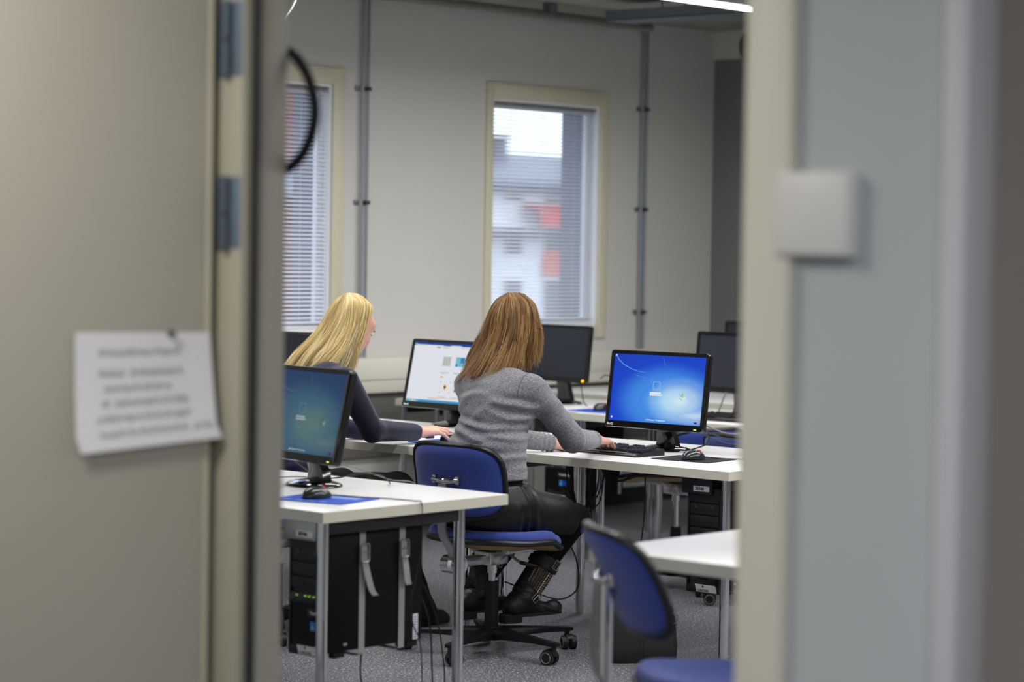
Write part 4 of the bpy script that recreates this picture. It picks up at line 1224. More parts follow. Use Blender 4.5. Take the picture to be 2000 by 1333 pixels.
    for k in range(9):
        ml.box((D - 0.037, -0.0014, 0.021 + 0.008 * k), (D - 0.022 - 0.001 * (k % 3), -0.0008, 0.024 + 0.008 * k))
    ml.build('label_print', mat('label_blue_print', srgb(92, 116, 168), 0.6), t)
    text_mesh('small_print', 'E20', 0.010, M_WHITE_PRINT, t, frame_M((0.085, -0.0006, 0.030), (1, 0, 0), (0, 0, 1)))
    MB().tube(catmull([(D, 0.03, 0.11), (D + 0.015, 0.028, 0.112), (D + 0.02, 0.028, 0.112)], 3), 0.004, 8).build('rear_plug', M_WHITEPL, t)
    return t

def strap(label, x, y0, y1, z0, z1, top_z, tail, tail_bend):
    """webbing loop round a tower, hung from the desk top; y0 is the visible side"""
    t = thing('webbing_strap', label, 'strap', (x, y0, z0), 0, 'grey straps round the near computer')
    w = 0.0125; th = 0.0022
    o = 0.003
    loop = [(0.02, top_z - z0), (-o + 0.012, z1 - z0 + 0.012), (-o, z1 - z0 - 0.004), (-o, 0.10), (-o, -o), (0.012, -o - 0.006), ((y1 - y0) - 0.012, -o - 0.006), ((y1 - y0) + o, -o), ((y1 - y0) + o, z1 - z0), ((y1 - y0) - 0.02, top_z - z0)]
    P = [[(-w, y, z), (w, y, z)] for y, z in loop]
    Q = [[(-w, y + (th if i < 5 else -th if i > 5 else 0), z + (th if 4 <= i <= 6 else 0)), (w, y + (th if i < 5 else -th if i > 5 else 0), z + (th if 4 <= i <= 6 else 0))] for i, (y, z) in enumerate(loop)]
    MB().grid(P, Q).build('webbing', M_STRAP, t, 30)
    bz = z1 - z0 - 0.065
    MB().tube([(a, -0.0155, bz + b) for a, b in rounded_rect(0.034, 0.056, 0.007, 4)], 0.0021, 6, closed=True).cyl((-0.015, -0.0135, bz), (0.015, -0.0135, bz), 0.0016, seg=6).build('buckle', M_STEEL, t)
    T = catmull([(0, -0.008, bz + 0.022), (0.001, -0.009, bz - 0.02), (0.002 + tail_bend * 0.2, -0.014, bz - tail * 0.5), (tail_bend * 0.6, -0.018, bz - tail * 0.85), (tail_bend, -0.020, bz - tail)], 5)
    MB().grid([[(p.x - w * 0.96, p.y, p.z), (p.x + w * 0.96, p.y - 0.002, p.z)] for p in T], [[(p.x - w * 0.96, p.y - 0.0018, p.z), (p.x + w * 0.96, p.y - 0.0038, p.z)] for p in T]).build('loose_tail', M_STRAP, t, 60)
    return t

t1 = tower('black tower computer strapped under the near desk', 5.078, 5.262, 0.268, H=0.378)
strap('grey strap nearer the front of the computer under the near desk', 5.078 + 0.16, 5.262, 5.262 + 0.155, 0.268, 0.644, 0.684, 0.135, 0.040)
strap('grey strap nearer the back of the computer under the near desk', 5.078 + 0.335, 5.262, 5.262 + 0.155, 0.268, 0.644, 0.684, 0.115, 0.012)
t2 = tower('black tower computer under the desk with the blue-picture monitor', 7.13, 5.300, 0.258)
t3 = tower('black tower computer under the back desk, seen beyond the grey-sweatered person\'s lap', 9.07, 7.68, 0.270)

def asset_box(label, num, x, y, mcol):
    b = thing('adapter_box', label, 'box', (x, y, 0.625), 0, 'boxes fixed under desk tops')
    MB().box((0, 0, 0), (0.20, 0.14, 0.06), 0.003).build('housing', mcol, b)
    s = MB().box((-0.0008, 0.012, 0.010), (0, 0.085, 0.030)).build('number_label', M_STICK, b)
    text_mesh('number', num, 0.016, M_DARKPRINT, s, frame_M((-0.0014, 0.076, 0.0145), (0, -1, 0), (0, 0, 1)), bold=0.0006)
    return b
asset_box('grey steel box marked 20106 under the near desk', '20106', 5.052, 5.275, M_STEEL)
asset_box('dark box marked 20100 under the desk with the blue-picture monitor', '20100', 7.118, 5.335, mat('dark_navy_box', srgb(28, 32, 44), 0.4))

# ------------------------------------------------------------------ mice, pads, keyboards
M_MOUSE = mat('mouse_grey_black', srgb(38, 40, 43), 0.22, coat=0.3)
def mouse(label, x, y, rz, z=TH + 0.003):
    """nose points along local +X"""
    t = thing('computer_mouse', label, 'mouse', (x, y, z), rz, 'black computer mice')
    vs = []; n = 28
    prof = [(1.0, 0.0), (1.03, 0.006), (1.0, 0.013), (0.93, 0.021), (0.80, 0.029), (0.60, 0.0345), (0.35, 0.037), (0.12, 0.0378)]
    for s, z_ in prof:
        for k in range(n):
            a = 2 * PI * k / n
            c, s_ = math.cos(a), math.sin(a)
            x_ = 0.056 * math.copysign(abs(c) ** 0.85, c)
            y_ = 0.031 * math.copysign(abs(s_) ** 0.9, s_) * (1.0 - 0.10 * math.cos(2 * a))
            hump = z_ * (1.0 - 0.30 * max(0, c * s) - 0.10 * max(0, -c * s))
            vs.append((x_ * s - 0.006 * (1 - s), y_ * s, hump))
    fs = [(i * n + k, i * n + (k + 1) % n, (i + 1) * n + (k + 1) % n, (i + 1) * n + k) for i in range(len(prof) - 1) for k in range(n)]
    fs += [[(len(prof) - 1) * n + k for k in range(n)], list(range(n))[::-1]]
    MB().add(vs, fs, True).build('body', M_MOUSE, t, 180)
    MB().box((0.0, -0.0008, 0.0), (0.050, 0.0008, 0.0012), M=Matrix.Translation((0.006, 0, 0.0362)) @ Matrix.Rotation(R(13), 4, 'Y')).build('button_seam', M_BLACKPL, t)
    MB().cyl((0.030, -0.004, 0.030), (0.030, 0.004, 0.030), 0.0072, seg=16).build('scroll_wheel', mat('red_grey_wheel', srgb(196, 66, 60), 0.5), t)
    MB().tube([(-0.05, -0.030, 0.012), (-0.02, -0.0335, 0.014), (0.02, -0.0325, 0.012), (0.045, -0.024, 0.009)], 0.0012, 6).build('side_seam', M_BLACKPL, t)
    return t
M_PADBLUE = mat('blue_mouse_pad', srgb(30, 72, 178), 0.7, noise=(30, 0.08))
M_PADBLK = mat('black_mouse_pad', srgb(24, 24, 25), 0.85, bump=(900, 0.3))
def pad(label, x, y, rz, w, d, m, print_=False):
    t = thing('mouse_pad', label, 'mouse pad', (x, y, TH), rz, 'mouse pads')
    MB().prism(rounded_rect(w, d, 0.012, 4), 0.003).build('mat', m, t)
    if print_:
        pb = MB()
        for k in range(4):
            pb.box((-0.10 + 0.045 * k, -d / 2 + 0.018, 0.003), (-0.07 + 0.045 * k, -d / 2 + 0.032, 0.0033))
        pb.box((-0.02, 0.02, 0.003), (0.10, 0.07, 0.0032))
        pb.build('print', mat('pale_blue_print', srgb(120, 156, 220), 0.7), t)
    return t
pad('blue mouse pad on the near desk', 5.30, 5.49, R(-78), 0.27, 0.23, M_PADBLUE, True)
mouse('black mouse with a red wheel on the blue pad of the near desk', 5.285, 5.515, R(0))
pad('black mouse pad in front of the blue-picture monitor', 7.40, 5.635, R(-84), 0.26, 0.22, M_PADBLK)
mouse('black mouse with a red wheel on the black pad', 7.37, 5.615, R(-6))
pad('blue mouse pad under the blonde person\'s hand', 7.20, 6.75, R(-88), 0.26, 0.21, M_PADBLUE, True)
mouse('black mouse held by the blonde person', 7.235, 6.755, R(-16))
pad('blue mouse pad on the back desk below the orange-lit monitor', 9.20, 7.60, R(-86), 0.26, 0.22, M_PADBLUE)
mouse('black mouse on the blue pad of the back desk', 9.22, 7.60, R(4))

M_KEY = mat('key_black', srgb(26, 27, 29), 0.35)
M_KEYB = mat('keyboard_black', srgb(18, 18, 20), 0.4)
M_REST = mat('palm_rest_grey', srgb(92, 92, 94), 0.5)
def keyboard(label, x, y, rz):
    """user side is local -x; keys run along y"""
    t = thing('keyboard', label, 'keyboard', (x, y, TH), rz, 'black keyboards')
    Wk = 0.44; Dk = 0.15
    pr = [(-0.09, 0.0), (-0.092, 0.008), (-0.085, 0.013), (-0.06, 0.014), (0.075, 0.026), (0.082, 0.022), (0.082, 0.0)]
    MB().prism(pr, Wk, Matrix.Translation((0, Wk / 2, 0)) @ Matrix.Rotation(PI / 2, 4, 'X')).build('body', M_KEYB, t)
    MB().box((-0.088, -Wk / 2 + 0.06, 0.0125), (-0.062, Wk / 2 - 0.13, 0.0155), 0.002).build('palm_rest', M_REST, t)
    slope = math.atan2(0.012, 0.135)
    pitch = 0.0187
    wid = {}
    def key(yc, row, w):
        xk = -0.046 + row * 0.0195 + (0.006 if row == 5 else 0)
        zk = 0.0165 + (xk + 0.06) * math.tan(slope)
        q = round(w, 2)
        if q not in wid:
            hw = pitch * w / 2 - 0.0012; hd = pitch / 2 - 0.0012
            vs = [(-hd, -hw, 0), (hd, -hw, 0), (hd, hw, 0), (-hd, hw, 0), (-hd * 0.74, -hw + 0.002, 0.0075), (hd * 0.74, -hw + 0.002, 0.0085), (hd * 0.74, hw - 0.002, 0.0085), (-hd * 0.74, hw - 0.002, 0.0075)]
            o = MB().add(vs, [(0, 3, 2, 1), (4, 5, 6, 7), (0, 1, 5, 4), (1, 2, 6, 5), (2, 3, 7, 6), (3, 0, 4, 7)], False).build('key', M_KEY, t)
            wid[q] = o.data
        else:
            o = link('key', wid[q], t)
        o.location = (xk, yc, zk)
    rows = [[1.25, 1.25, 1.25, 6.25, 1.25, 1.25, 1.25, 1.25], [2.25] + [1] * 10 + [2.75], [1.75] + [1] * 11 + [2.25], [1.5] + [1] * 12 + [1.5], [1] * 13 + [2], [1, 0, 1, 1, 1, 1, 0, 1, 1, 1, 1, 0, 1, 1, 1]]
    for r_, ws in enumerate(rows):
        yy = Wk / 2 - 0.014
        for w in ws:
            if w:
                key(yy - pitch * w / 2, r_, w)
                yy -= pitch * w
            else:
                yy -= pitch * 0.6
        ys = Wk / 2 - 0.014 - pitch * 15.25
        for c in range(3):
            if r_ in (3, 4, 5) or r_ == 0 or (r_ == 1 and c == 1):
                key(ys - pitch * (c + 0.5), r_, 1)
        ys -= pitch * 3.25
        for c in range(4):
            if r_ < 5 and ys - pitch * (c + 0.5) > -Wk / 2 + 0.012:
                key(ys - pitch * (c + 0.5), r_, 1)
    return t
k3 = keyboard('black keyboard under the grey-sweatered person\'s right hand', 7.375, 6.04, R(-2))
k5 = keyboard('black keyboard on the back desk at the far right', 9.22, 6.75, R(4))
# ------------------------------------------------------------------ people: smooth implicit bodies turned into meshes
BIG = 1.0
def V3(*a):
    return np.array(a, np.float32)

def cap(P, a, b, ra, rb, n=None, s=1.0):
    """tapered capsule; n, s: widen by s along the unit direction n"""
    a = np.asarray(a, np.float32); b = np.asarray(b, np.float32)
    if n is not None:
        n = np.asarray(n, np.float32)
        q = (P - a) @ n
        P = P - np.outer(q * (1 - 1 / s), n)
        bb = b - a
        b = a + bb - n * (bb @ n) * (1 - 1 / s)
    ba = b - a
    t = np.clip(((P - a) @ ba) / max(1e-9, float(ba @ ba)), 0, 1)
    d = P - a - t[:, None] * ba
    return np.sqrt((d * d).sum(1)) - (ra + (rb - ra) * t)

def ell(P, c, r, Rm=None):
    q = P - np.asarray(c, np.float32)
    if Rm is not None:
        q = q @ Rm
    r = np.asarray(r, np.float32)
    k0 = np.sqrt(((q / r) ** 2).sum(1))
    k1 = np.sqrt(((q / (r * r)) ** 2).sum(1)) + 1e-9
    return k0 * (k0 - 1) / k1

def smin(a, b, k):
    h = np.maximum(k - np.abs(a - b), 0) / k
    return np.minimum(a, b) - h * h * k * 0.25

def smax(a, b, k):
    return -smin(-a, -b, k)

def grid_mesh(fn, lo, hi, h, B=8):
    """narrow-band surface nets: fn(P) -> signed distance, fn is called block by block"""
    lo = np.array(lo, np.float32); hi = np.array(hi, np.float32)
    nb = np.ceil((hi - lo) / (h * B)).astype(int)
    n = nb * B + 1
    V = np.full(n, BIG, np.float32)
    bs = h * B
    ci, cj, ck = np.meshgrid(*[np.arange(q) for q in nb], indexing='ij')
    C = np.stack([ci, cj, ck], -1).reshape(-1, 3)
    cen = lo + (C + 0.5) * bs
    d = np.concatenate([fn(cen[i:i + 20000].astype(np.float32)) for i in range(0, len(cen), 20000)])
    near = np.abs(d) < bs * 1.35
    inside = d < 0
    for (i, j, k) in C[inside & ~near]:
        V[i * B:i * B + B + 1, j * B:j * B + B + 1, k * B:k * B + B + 1] = -BIG
    act = C[near]
    o = np.arange(B + 1)
    oi, oj, ok = np.meshgrid(o, o, o, indexing='ij')
    off = np.stack([oi, oj, ok], -1).reshape(-1, 3)
    CH = 120
    for s in range(0, len(act), CH):
        a = act[s:s + CH]
        idx = (a[:, None, :] * B + off[None]).reshape(-1, 3)
        P = (lo + idx * h).astype(np.float32)
        V[idx[:, 0], idx[:, 1], idx[:, 2]] = fn(P)
    S = V < 0
    # active cells
    m = np.zeros(n - 1, np.int8)
    for di in (0, 1):
        for dj in (0, 1):
            for dk in (0, 1):
                m += S[di:n[0] - 1 + di, dj:n[1] - 1 + dj, dk:n[2] - 1 + dk]
    cells = np.argwhere((m > 0) & (m < 8))
    ids = np.full(n - 1, -1, np.int32)
    ids[cells[:, 0], cells[:, 1], cells[:, 2]] = np.arange(len(cells))
    acc = np.zeros((len(cells), 3), np.float32); cnt = np.zeros(len(cells), np.float32)
    cs = [(a, b, c) for a in (0, 1) for b in (0, 1) for c in (0, 1)]
    for p in cs:
        for ax in range(3):
            if p[ax] == 1: continue
            q = list(p); q[ax] = 1
            v0 = V[cells[:, 0] + p[0], cells[:, 1] + p[1], cells[:, 2] + p[2]]
            v1 = V[cells[:, 0] + q[0], cells[:, 1] + q[1], cells[:, 2] + q[2]]
            ok_ = (v0 < 0) != (v1 < 0)
            t = np.where(ok_, v0 / np.where(ok_, v0 - v1, 1), 0)
            pt = np.tile(np.array(p, np.float32), (len(cells), 1)); pt[:, ax] = t
            acc += pt * ok_[:, None]; cnt += ok_
    verts = lo + (cells + acc / cnt[:, None]) * h
    faces = []
    for ax in range(3):
        sl0 = [slice(None)] * 3; sl1 = [slice(None)] * 3
        sl0[ax] = slice(0, -1); sl1[ax] = slice(1, None)
        A, Bq = S[tuple(sl0)], S[tuple(sl1)]
        e = np.argwhere(A != Bq)
        u, w = (ax + 1) % 3, (ax + 2) % 3
        e = e[(e[:, u] > 0) & (e[:, w] > 0) & (e[:, u] < n[u] - 1) & (e[:, w] < n[w] - 1)]
        flip = S[e[:, 0], e[:, 1], e[:, 2]]
        quad = []
        for du, dw in ((-1, -1), (0, -1), (0, 0), (-1, 0)):
            c = e.copy(); c[:, u] += du; c[:, w] += dw
            quad.append(ids[c[:, 0], c[:, 1], c[:, 2]])
        Q = np.stack(quad, 1)
        Q = np.where(flip[:, None], Q, Q[:, ::-1])
        faces.append(Q[(Q >= 0).all(1)])
    return verts, np.concatenate(faces)

def relax(Vt, F, it=2, lam=0.5):
    """light Laplacian smoothing"""
    n = len(Vt)
    e = np.concatenate([F[:, [0, 1]], F[:, [1, 2]], F[:, [2, 3]], F[:, [3, 0]]])
    deg = np.bincount(e[:, 0], minlength=n) + np.bincount(e[:, 1], minlength=n)
    for _ in range(it):
        s = np.zeros_like(Vt, dtype=np.float64)
        for c in range(3):
            s[:, c] = np.bincount(e[:, 0], Vt[e[:, 1], c], n) + np.bincount(e[:, 1], Vt[e[:, 0], c], n)
        Vt = Vt + lam * (s / np.maximum(deg, 1)[:, None] - Vt)
    return Vt

class Group:
    """primitives with a bounding box, skipped where the asked points are far away"""
    def __init__(self, prims, k=0.02, post=None):
        self.prims, self.k, self.post = prims, k, post
        pts = []
        for p in prims:
            if p[0] == 'cap':
                s = p[6] if len(p) > 6 else 1.0
                for q, r in ((p[1], p[3]), (p[2], p[4])):
                    pts += [np.array(q) - r * s, np.array(q) + r * s]
            elif p[0] in ('ell',):
                r = max(p[2]); pts += [np.array(p[1]) - r, np.array(p[1]) + r]
        self.lo = np.min(pts, 0) - 0.05; self.hi = np.max(pts, 0) + 0.05
    def __call__(self, P):
        mn, mx = P.min(0), P.max(0)
        if (mn > self.hi).any() or (mx < self.lo).any():
            # distance bound to the box
            c = np.clip(P, self.lo, self.hi)
            return np.sqrt(((P - c) ** 2).sum(1)) + 0.04
        d = None
        for p in self.prims:
            op = '+'
            k = self.k
            if p[0] == 'cap':
                v = cap(P, p[1], p[2], p[3], p[4], *(p[5:7] if len(p) > 6 else ()))
                if len(p) > 7: k = p[7]
            else:
                v = ell(P, p[1], p[2], p[3] if len(p) > 3 else None)
                if len(p) > 4: k = p[4]
                if len(p) > 5: op = p[5]
            if d is None: d = v
            elif op == '+': d = smin(d, v, k)
            else: d = smax(d, -v, k)
        if self.post is not None:
            d = self.post(P, d)
        return d

def rot(yaw, pitch, roll=0.0):
    """columns: forward, left, up of a head turned left by yaw, nodding down by pitch"""
    return np.array((Matrix.Rotation(R(yaw), 3, 'Z') @ Matrix.Rotation(R(pitch), 3, 'Y') @ Matrix.Rotation(R(roll), 3, 'X')), np.float32)

def head_prims(C, Rm, s=1.0):
    C = np.array(C, np.float32)
    W = lambda x, y, z: C + Rm @ (np.array((x, y, z), np.float32) * s)
    e = lambda c, r, k=0.02, op='+': ('ell', W(*c), tuple(q * s for q in r), Rm, k, op)
    c_ = lambda a, b, ra, rb, k=0.012: ('cap', W(*a), W(*b), ra * s, rb * s, None, 1.0, k)
    P = [e((-0.015, 0, 0.028), (0.096, 0.076, 0.090)), e((0.030, 0, -0.030), (0.062, 0.062, 0.085), 0.03), e((0.062, 0, -0.095), (0.026, 0.026, 0.020), 0.03),
         e((0.020, 0.040, -0.065), (0.045, 0.022, 0.030), 0.03), e((0.020, -0.040, -0.065), (0.045, 0.022, 0.030), 0.03),
         e((0.065, 0, 0.040), (0.028, 0.058, 0.030), 0.03),
         c_((0.088, 0, 0.018), (0.106, 0, -0.022), 0.008, 0.0115), e((0.100, 0.011, -0.028), (0.011, 0.008, 0.008), 0.008), e((0.100, -0.011, -0.028), (0.011, 0.008, 0.008), 0.008),
         e((0.084, 0, -0.056), (0.012, 0.024, 0.0065), 0.008), e((0.082, 0, -0.068), (0.012, 0.021, 0.0075), 0.008),
         e((0.066, 0.036, -0.022), (0.022, 0.022, 0.020), 0.02), e((0.066, -0.036, -0.022), (0.022, 0.022, 0.020), 0.02),
         e((0.094, 0.032, 0.006), (0.014, 0.016, 0.010), 0.012, '-'), e((0.094, -0.032, 0.006), (0.014, 0.016, 0.010), 0.012, '-'),
         e((0.072, 0.032, 0.006), (0.0125, 0.0125, 0.0125), 0.004), e((0.072, -0.032, 0.006), (0.0125, 0.0125, 0.0125), 0.004)]
    for y in (0.074, -0.074):
        P += [e((-0.006, y, -0.004), (0.018, 0.008, 0.032), 0.008), e((-0.002, y * 1.09, 0.0), (0.009, 0.006, 0.018), 0.006, '-')]
    P.append(('cap', W(-0.025, 0, -0.055), W(-0.045, 0, -0.125), 0.056 * s, 0.056 * s, None, 1.0, 0.03))
    return P, W

def hand_prims(w, d, up, side, bends, thumb=(0.6, 0.55, -0.35), spread=(0.10, 0.03, -0.04, -0.12), s=1.0):
    """w wrist, d forward, up back-of-hand normal, side: +1 thumb to the left of d"""
    w = np.array(w, float); d = np.array(d, float); d /= np.linalg.norm(d)
    up = np.array(up, float); up -= d * (up @ d); up /= np.linalg.norm(up)
    l = np.cross(up, d) * side
    P = []
    K = 0.010
    kn = []
    for q, ln in zip((0.029, 0.009, -0.011, -0.028), (0.083, 0.086, 0.080, 0.072)):
        kn.append(w + (d * ln + l * q + up * (0.003 - abs(q) * 0.12)) * s)
    P.append(('cap', w - d * 0.02 * s, w + d * 0.012 * s, 0.0205 * s, 0.0205 * s, l, 1.28, 0.012))
    for q, kq in zip((0.017, 0.006, -0.007, -0.017), kn):
        P.append(('cap', w + (d * 0.012 + l * q) * s, kq - up * 0.003 * s, 0.0150 * s, 0.0118 * s, None, 1.0, 0.014))
    segs = ((0.041, 0.025, 0.020), (0.045, 0.029, 0.021), (0.041, 0.027, 0.020), (0.032, 0.020, 0.017))
    rad = ((0.0100, 0.0086, 0.0078, 0.0064), (0.0102, 0.0088, 0.0080, 0.0066), (0.0096, 0.0083, 0.0075, 0.0062), (0.0086, 0.0074, 0.0067, 0.0056))
    for i in range(4):
        dd = d + l * spread[i]; dd /= np.linalg.norm(dd)
        a = 0; p = kn[i].copy()
        for j in range(3):
            a += R(bends[i][j])
            v = dd * math.cos(a) - up * math.sin(a)
            q = p + v * segs[i][j] * s
            P.append(('cap', p, q, rad[i][j] * s, rad[i][j + 1] * s, None, 1.0, 0.005))
            p = q
    t = d * thumb[0] + l * thumb[1] + up * thumb[2]; t /= np.linalg.norm(t)
    p = w + (d * 0.016 + l * 0.016 - up * 0.004) * s
    t2 = d * 0.95 + l * 0.15 + up * thumb[2] * 0.6; t2 /= np.linalg.norm(t2)
    for v, ln, r0, r1 in ((t, 0.044, 0.015, 0.0115), (t * 0.6 + t2 * 0.4, 0.031, 0.0110, 0.0092), (t2, 0.026, 0.0092, 0.0070)):
        v = v / np.linalg.norm(v)
        q = p + v * ln * s
        P.append(('cap', p, q, r0 * s, r1 * s, None, 1.0, 0.008)); p = q
    return P

def noise3(P, f, seed=0):
    """cheap smooth noise from sines"""
    r = np.random.default_rng(seed)
    out = np.zeros(len(P), np.float32)
    for _ in range(5):
        k = r.normal(size=3) * f
        out += np.sin(P @ k.astype(np.float32) + r.random() * 6.28)
    return out / 3.0

def crease(P, d, f, seed, amp):
    """narrow cloth folds across direction d, strong in some patches and absent in others"""
    n = noise3(P, 8, seed); m = np.clip(noise3(P, 7, seed + 50) * 0.7 + 0.45, 0, 1)
    s = 0.5 + 0.5 * np.sin(P @ np.asarray(d, np.float32) * f + n * 3.0)
    return amp * (s ** 3 - 0.25) * m

M_SKIN = mat('skin_fair', srgb(224, 176, 156), 0.5, spec=0.35, noise=(40, 0.06), bump=(500, 0.06))
M_SKIN.node_tree.nodes['Principled BSDF'].inputs['Subsurface Weight'].default_value = 0.12
M_SKIN.node_tree.nodes['Principled BSDF'].inputs['Subsurface Radius'].default_value = (0.012, 0.005, 0.003)

def heather(name, c0, c1, scale=90):
    """knit: two yarn shades streaked along the rows plus fine knit relief"""
    m = mat(name, c0, 0.9, spec=0.1, sheen=0.3)
    nt = m.node_tree; b = nt.nodes['Principled BSDF']
    tc = nt.nodes.new('ShaderNodeTexCoord')
    mp = nt.nodes.new('ShaderNodeMapping'); mp.inputs['Scale'].default_value = (1.0, 1.0, 3.2)
    nt.links.new(tc.outputs['Object'], mp.inputs['Vector'])
    n = nt.nodes.new('ShaderNodeTexNoise'); n.inputs['Scale'].default_value = scale; n.inputs['Detail'].default_value = 6; n.inputs['Roughness'].default_value = 0.75
    nt.links.new(mp.outputs[0], n.inputs['Vector'])
    r = nt.nodes.new('ShaderNodeValToRGB')
    r.color_ramp.elements[0].position = 0.36; r.color_ramp.elements[0].color = (*c0, 1)
    r.color_ramp.elements[1].position = 0.66; r.color_ramp.elements[1].color = (*c1, 1)
    nt.links.new(n.outputs['Fac'], r.inputs[0]); nt.links.new(r.outputs[0], b.inputs['Base Color'])
    n2 = nt.nodes.new('ShaderNodeTexNoise'); n2.inputs['Scale'].default_value = 420
    nt.links.new(mp.outputs[0], n2.inputs['Vector'])
    bp = nt.nodes.new('ShaderNodeBump'); bp.inputs['Strength'].default_value = 0.35; bp.inputs['Distance'].default_value = 0.002
    nt.links.new(n2.outputs['Fac'], bp.inputs['Height']); nt.links.new(bp.outputs[0], b.inputs['Normal'])
    return m
M_GREYKNIT = heather('grey_heather_knit', srgb(76, 76, 82), srgb(164, 164, 170), 130)
M_NAVY = heather('navy_fine_knit', srgb(24, 26, 48), srgb(38, 40, 68), 160)
M_LEATHER = mat('black_leather', srgb(17, 16, 16), 0.42, spec=0.4, noise=(40, 0.2), bump=(160, 0.25))
M_TIGHTS = mat('black_tights', srgb(11, 11, 12), 0.85, spec=0.2)
M_BOOT = mat('black_boot_leather', srgb(19, 18, 18), 0.5, bump=(120, 0.35))
M_SOLE = mat('black_rubber_sole', srgb(24, 23, 22), 0.7)
M_STUD = mat('brass_stud', (0.36, 0.32, 0.25), 0.3, 1.0)
M_EYE = mat('eye_dark', srgb(40, 30, 26), 0.1)
M_LASH = mat('eyelash_dark', srgb(30, 22, 20), 0.6)

def hair_mat(name, cols, rough=0.38):
    m = mat(name, cols[1], rough, spec=0.45)
    nt = m.node_tree; b = nt.nodes['Principled BSDF']
    g = nt.nodes.new('ShaderNodeNewGeometry')
    r = nt.nodes.new('ShaderNodeValToRGB')
    e = r.color_ramp.elements
    while len(e) < len(cols): e.new(0.5)
    for i, (q, c) in enumerate(zip(e, cols)):
        q.position = i / (len(cols) - 1); q.color = (*c, 1)
    at = nt.nodes.new('ShaderNodeAttribute'); at.attribute_name = 'lock_tone'
    m1_ = nt.nodes.new('ShaderNodeMath'); m1_.operation = 'MULTIPLY'; m1_.inputs[1].default_value = 0.62
    m2_ = nt.nodes.new('ShaderNodeMath'); m2_.operation = 'MULTIPLY_ADD'; m2_.inputs[1].default_value = 0.42
    nt.links.new(at.outputs['Fac'], m1_.inputs[0])
    nt.links.new(g.outputs['Random Per Island'], m2_.inputs[0]); nt.links.new(m1_.outputs[0], m2_.inputs[2])
    nt.links.new(m2_.outputs[0], r.inputs[0])
    nt.links.new(r.outputs[0], b.inputs['Base Color'])
    b.inputs['Anisotropic'].default_value = 0.5
    return m

def strands(C, guides, n, m=18, width=0.0022, seed=3, layer=(0.84, 1.03), clump=70, jit=0.006, lenvar=(0.82, 1.04), phis=None, flip=0.0, wave=0.004, tipgain=0.25):
    """hair: guides = {angle: [points from parting to tip]} round the head centre C; returns verts, quads (flat ribbons)"""
    rg = np.random.default_rng(seed)
    ang = sorted(guides)
    G = np.array([[list(p) for p in catmull(guides[a], 6)] for a in ang], np.float64)   # A x K x 3
    A = np.array(ang, float)
    K = G.shape[1]
    def guide(phi):
        i = np.clip(np.searchsorted(A, phi) - 1, 0, len(A) - 2)
        t = ((phi - A[i]) / (A[i + 1] - A[i]))[:, None, None]
        t = t * t * (3 - 2 * t) * 0.5 + t * 0.5
        return G[i] * (1 - t) + G[i + 1] * t
    phi = rg.uniform(A[0], A[-1], n)
    cphi = np.linspace(A[0], A[-1], clump) + rg.normal(0, (A[-1] - A[0]) / clump * 0.25, clump)
    cphi = np.clip(cphi, A[0], A[-1])
    near = np.abs(phi[:, None] - cphi[None]).argmin(1)
    lay = rg.uniform(*layer, n)
    clay = rg.uniform(*layer, clump)
    s = rg.uniform(*lenvar, n) * rg.uniform(0.92, 1.04, clump)[near]
    tt = np.linspace(0, 1, m)
    gp, gc = guide(phi), guide(cphi)[near]
    pull = (tt ** 1.6 * 0.72)[None, :, None]
    def sample(Gx, s):
        u = np.clip(tt[None] * s[:, None], 0, 1) * (K - 1)
        i = np.minimum(u.astype(int), K - 2); f = (u - i)[..., None]
        r_ = np.arange(len(Gx))[:, None]
        return Gx[r_, i] * (1 - f) + Gx[r_, i + 1] * f
    P = sample(gp, s) * (1 - pull) + sample(gc, s) * pull
    L = (lay[:, None] * (1 - tt[None]) + clay[near][:, None] * tt[None])[..., None]
    rad = np.array([1.0, 1.0, 0.35])
    P = P * (1 + (L - 1) * rad)
    w = rg.normal(0, 1, (n, 1, 3)) * jit * (0.25 + tt[None, :, None] ** 1.5)
    ph = rg.uniform(0, 6.28, (clump, 1))[near]
    wv = np.sin(tt[None] * 7 + ph)[..., None] * wave * tt[None, :, None]
    P = P + w + wv * (np.clip(rg.normal(0, 1, (clump, 1, 3)), -1.3, 1.3) * np.array([1, 1, 0.1]))[near]
    if flip:
        out = P.copy(); out[..., 2] = 0
        P = P + out / (np.linalg.norm(out, axis=2, keepdims=True) + 1e-6) * (np.maximum(0, tt - 0.8) / 0.2)[None, :, None] ** 2 * flip * rg.uniform(-0.3, 1, (n, 1, 1))
    T = np.gradient(P, axis=1); T /= np.linalg.norm(T, axis=2, keepdims=True) + 1e-9
    Nn = P.copy(); Nn /= np.linalg.norm(Nn, axis=2, keepdims=True) + 1e-9
    Bn = np.cross(T, Nn); Bn /= np.linalg.norm(Bn, axis=2, keepdims=True) + 1e-9
    Nn = np.cross(Bn, T)
    wd = (width * rg.uniform(0.6, 1.3, (n, 1)) * np.clip(1.15 - tt[None] ** 3, 0.12, 1))[..., None]
    Vt = np.stack([P - Bn * wd * 0.5, P + Nn * wd * 0.35, P + Bn * wd * 0.5], 2) + np.array(C)      # n,m,3,3
    idx = np.arange(n * m * 3).reshape(n, m, 3)
    F = []
    for a, b in ((0, 1), (1, 2), (2, 0)):
        F.append(np.stack([idx[:, :-1, a], idx[:, :-1, b], idx[:, 1:, b], idx[:, 1:, a]], -1).reshape(-1, 4))
    tone = np.repeat(rg.uniform(0, 1, clump)[near], m * 3)
    tone = np.clip(tone + np.tile(np.repeat((tt - 0.4) * tipgain, 3), n), 0, 1)
    return Vt.reshape(-1, 3), np.concatenate(F), tone

